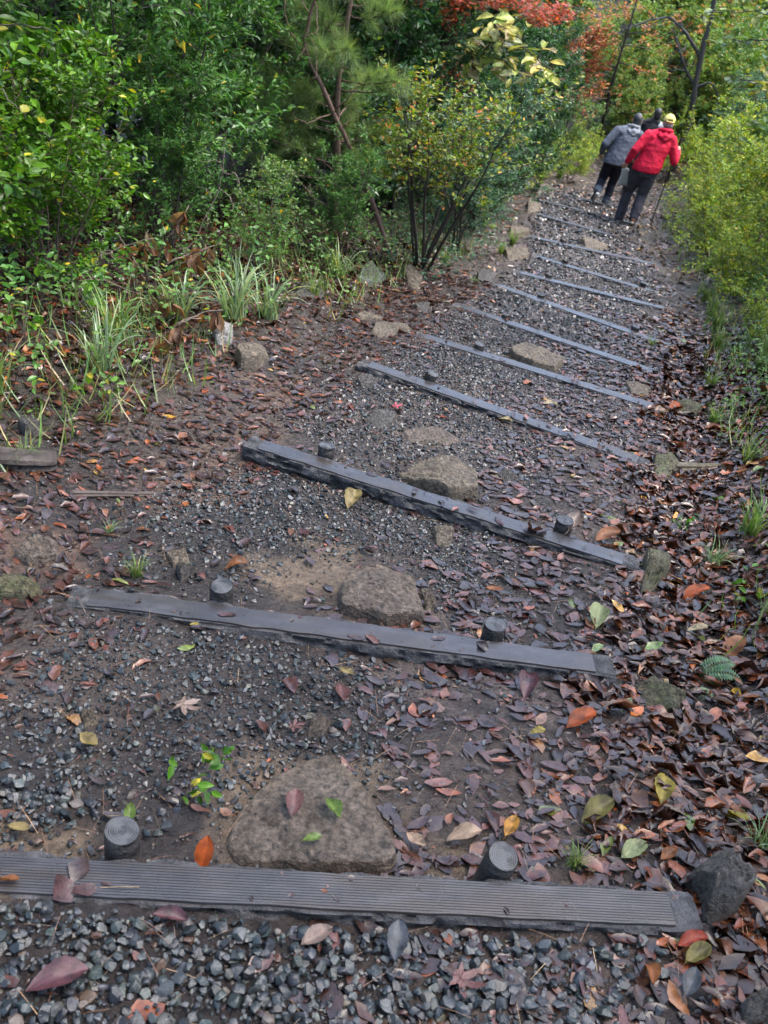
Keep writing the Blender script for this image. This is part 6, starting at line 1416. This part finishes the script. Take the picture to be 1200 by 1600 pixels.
def cap_for(root, A, colr):
    hd = A['head'];
    n, m = 9, 28; V = []; 
    for i_ in range(n):
        f = i_ / (n - 1) * math.pi / 2
        for j_ in range(m):
            a = j_ / m * 2 * math.pi; rr = math.cos(f)
            V.append((hd[0] + .092 * rr * math.cos(a), hd[1] - .008 + .110 * rr * math.sin(a), hd[2] + .030 + .102 * math.sin(f) + .004 * math.cos(6 * a) * rr * math.sin(f)))
    V = np.array(V); mb = MB(); ii = np.arange(n - 1)[:, None] * m; jj = np.arange(m)[None]; j2 = (jj + 1) % m
    Qd = np.stack([ii + jj, ii + j2, ii + m + j2, ii + m + jj], -1).reshape(-1, 4)
    # half-moon opening above the strap at the back
    cen = V[Qd].mean(1); back = (cen[:, 1] < hd[1] - .05) & (np.abs(cen[:, 0] - hd[0]) < .045) & (cen[:, 2] < hd[2] + .075)
    mb.add(V, None, Qd[~back], colr)
    cap = link('cap', mb.mesh('cap', MAT['cloth'], True), root)
    so = cap.modifiers.new('thick', 'SOLIDIFY'); so.thickness = .005
    st = MB(); a = np.linspace(math.pi * 1.28, math.pi * 1.72, 9)
    P = np.stack([hd[0] + .095 * np.cos(a), hd[1] - .008 + .113 * np.sin(a), np.full(9, hd[2] + .034)], 1); tube(st, P, .010, 6, colr); link('strap', st.mesh('strap', MAT['cloth'], True), cap)
    br = MB(); a = np.linspace(.12 * math.pi, .88 * math.pi, 15); i0 = np.stack([hd[0] + .090 * np.cos(a), hd[1] - .008 + .108 * np.sin(a), np.full(15, hd[2] + .034)], 1)
    o0 = np.stack([hd[0] + .098 * np.cos(a), hd[1] + .02 + .165 * np.sin(a), hd[2] + .030 - .018 * np.sin(a)], 1)
    Vb = np.vstack([i0, o0, i0 - (0, 0, .006), o0 - (0, 0, .006)]); q = np.arange(14)
    Qb = np.vstack([np.stack([q, q + 1, q + 16, q + 15], 1), np.stack([q + 30, q + 45, q + 46, q + 31], 1), np.stack([q + 15, q + 16, q + 46, q + 45], 1)])
    br.add(Vb, None, Qb, colr); link('brim', br.mesh('brim', MAT['cloth'], True), cap)
    bt = MB(); ball(bt, hd + np.array([0, -.008, .132]), (.009, .009, .006), 5); mm = bt.mesh('button', MAT['cloth'], True); link('button', mm, cap)
def foot(px_, py_, lift=0.0): return gz(px_, py_) + lift
o = (3.02, 15.65, gz(3.02, 15.65) + .02)
def J_on(o, j):
    """ankles given as height above the ground under them"""
    j = dict(j)
    for s in ('l', 'r'):
        for k_ in (s + '_ankle', s + '_toe'):
            x, y, z = j[k_]; j[k_] = (x, y, gz(o[0] + x, o[1] + y) - o[2] + z + .012)
    return j
red = J_on(o, dict(pelvis=(.03, -.02, .86), chest=(.115, .05, 1.24), neck=(.165, .10, 1.43), head=(.19, .165, 1.56), l_hip=(-.06, 0, .84), r_hip=(.12, -.02, .84),
         l_knee=(-.10, .16, .46), l_ankle=(-.12, .14, .085), l_toe=(-.15, .27, .04), r_knee=(.10, .02, .46), r_ankle=(.06, -.12, .085), r_toe=(.09, .02, .04),
         l_shoulder=(-.075, .05, 1.355), r_shoulder=(.305, .06, 1.345), l_elbow=(-.225, -.05, 1.12), l_wrist=(-.285, .0, .92), l_hand=(-.295, .02, .86), r_elbow=(.43, .0, 1.05), r_wrist=(.475, .17, 1.17), r_hand=(.485, .215, 1.205), r_palm=(-.5, .5, -.5)))
RT, RA = person(o, 0.0, 'person in a red hooded jacket and yellow cap walking down with a stick', red,
    dict(leg=1.12, girth=1.06, jacket=(.58, .012, .045), hood=(.50, .010, .040), trousers=(.062, .062, .078), shoe=(.20, .085, .055), sole=(.50, .42, .34), hair=(.16, .15, .14), hair_top=False, hem=-.06))
cap_for(RT, RA, (.72, .62, .20))
hand = np.array(o) + RA['r_hand'] + np.array([-.01, .05, .02]); tip = np.array([3.60, 16.55, gz(3.60, 16.55)])
mb = MB(); d = tip - hand; P = hand - d * .10 + np.linspace(0, 1, 10)[:, None] * d * 1.10
root = empty('walking_stick', tuple(tip)); tube(mb, P - tip, np.linspace(.0115, .0095, 10), 8, (.02, .018, .016)); link('shaft', mb.mesh('shaft', MAT['logbark'], True), root)
mb = MB(); tube(mb, np.array([P[0], P[0] + d * .10]) - tip, .016, 8, (.03, .025, .02)); link('grip', mb.mesh('grip', MAT['cloth'], True), root)
tag(root, 'thin dark walking stick held by the person in red', 'stick')
# pale cloth bag in the left hand
mb = MB(); h = np.array(o) + RA['l_hand']; r = rng_of(3)
us = np.linspace(0, 1, 9); P = []
for a in us:
    for b in np.linspace(-1, 1, 7): P.append((b * (.05 + .03 * a) + .05 * a, .012 * math.sin(b * 5 + a * 4) + .02 * (1 - b * b), -.02 - .27 * a - .02 * b * b))
P = np.array(P); ii = np.arange(8)[:, None] * 7; jj = np.arange(6)[None]; Qd = np.stack([ii + jj, ii + 7 + jj, ii + 8 + jj, ii + jj + 1], -1).reshape(-1, 4); mb.add(P, None, Qd, (.36, .36, .34))
bag = empty('cloth_bag', tuple(h + (.02, .0, -.03)), .2); b_ = link('bag', mb.mesh('bag', MAT['cloth'], True), bag); sd_ = b_.modifiers.new('t', 'SOLIDIFY'); sd_.thickness = .03
tag(bag, 'pale grey cloth bag hanging from the left hand of the person in red', 'bag')

o = (2.78, 17.45, gz(2.78, 17.45) + .02)
grey = J_on(o, dict(pelvis=(.07, 0, .84), chest=(.17, .09, 1.20), neck=(.23, .16, 1.385), head=(.275, .245, 1.50), l_hip=(-.02, 0, .82), r_hip=(.16, 0, .82), l_knee=(-.06, .10, .46), l_ankle=(-.13, -.18, .20), l_toe=(-.14, -.08, .075), r_knee=(.14, .12, .44), r_ankle=(.11, .06, .085), r_toe=(.13, .20, .04),
         l_shoulder=(-.03, .08, 1.315), r_shoulder=(.36, .09, 1.30), l_elbow=(-.20, -.02, 1.08), l_wrist=(-.20, .10, .90), l_hand=(-.195, .13, .85), r_elbow=(.46, .05, 1.03), r_wrist=(.44, .20, .88), r_hand=(.435, .24, .83)))
person(o, 0.0, 'person in a grey hooded jacket and dark jeans ahead of the red one', grey,
    dict(jacket=(.090, .105, .135), hood=(.19, .205, .225), collar=(.55, .42, .05), trousers=(.012, .014, .024), cuff=(.075, .095, .125), shoe=(.02, .02, .022), sole=(.5, .5, .48), hair=(.035, .035, .037), hem=-.16, girth=1.06))
o = (3.62, 19.5, gz(3.62, 19.5) + .02)
third = J_on(o, dict(pelvis=(0, 0, .90), chest=(.04, .02, 1.28), neck=(.07, .04, 1.47), head=(.10, .07, 1.60), l_hip=(-.09, 0, .88), r_hip=(.09, 0, .88), l_knee=(-.10, .10, .48), l_ankle=(-.10, .05, .085), l_toe=(-.11, .19, .04), r_knee=(.10, .03, .48), r_ankle=(.10, -.12, .085), r_toe=(.11, .02, .04),
         l_shoulder=(-.16, .02, 1.40), r_shoulder=(.24, .02, 1.40), l_elbow=(-.25, .0, 1.13), l_wrist=(-.22, .14, .95), l_hand=(-.21, .18, .90), r_elbow=(.33, .0, 1.13), r_wrist=(.30, .14, .95), r_hand=(.29, .18, .90)))
T3, _ = person(o, -.1, 'person in a black vest with pale sleeves, farthest of the three walkers', third,
    dict(jacket=(.015, .015, .017), sleeve=(.38, .40, .42), trousers=(.03, .03, .035), shoe=(.03, .03, .03), sole=(.2, .2, .2), hair=(.012, .011, .011), hem=-.05))
T3.scale = (.94, .94, .94)
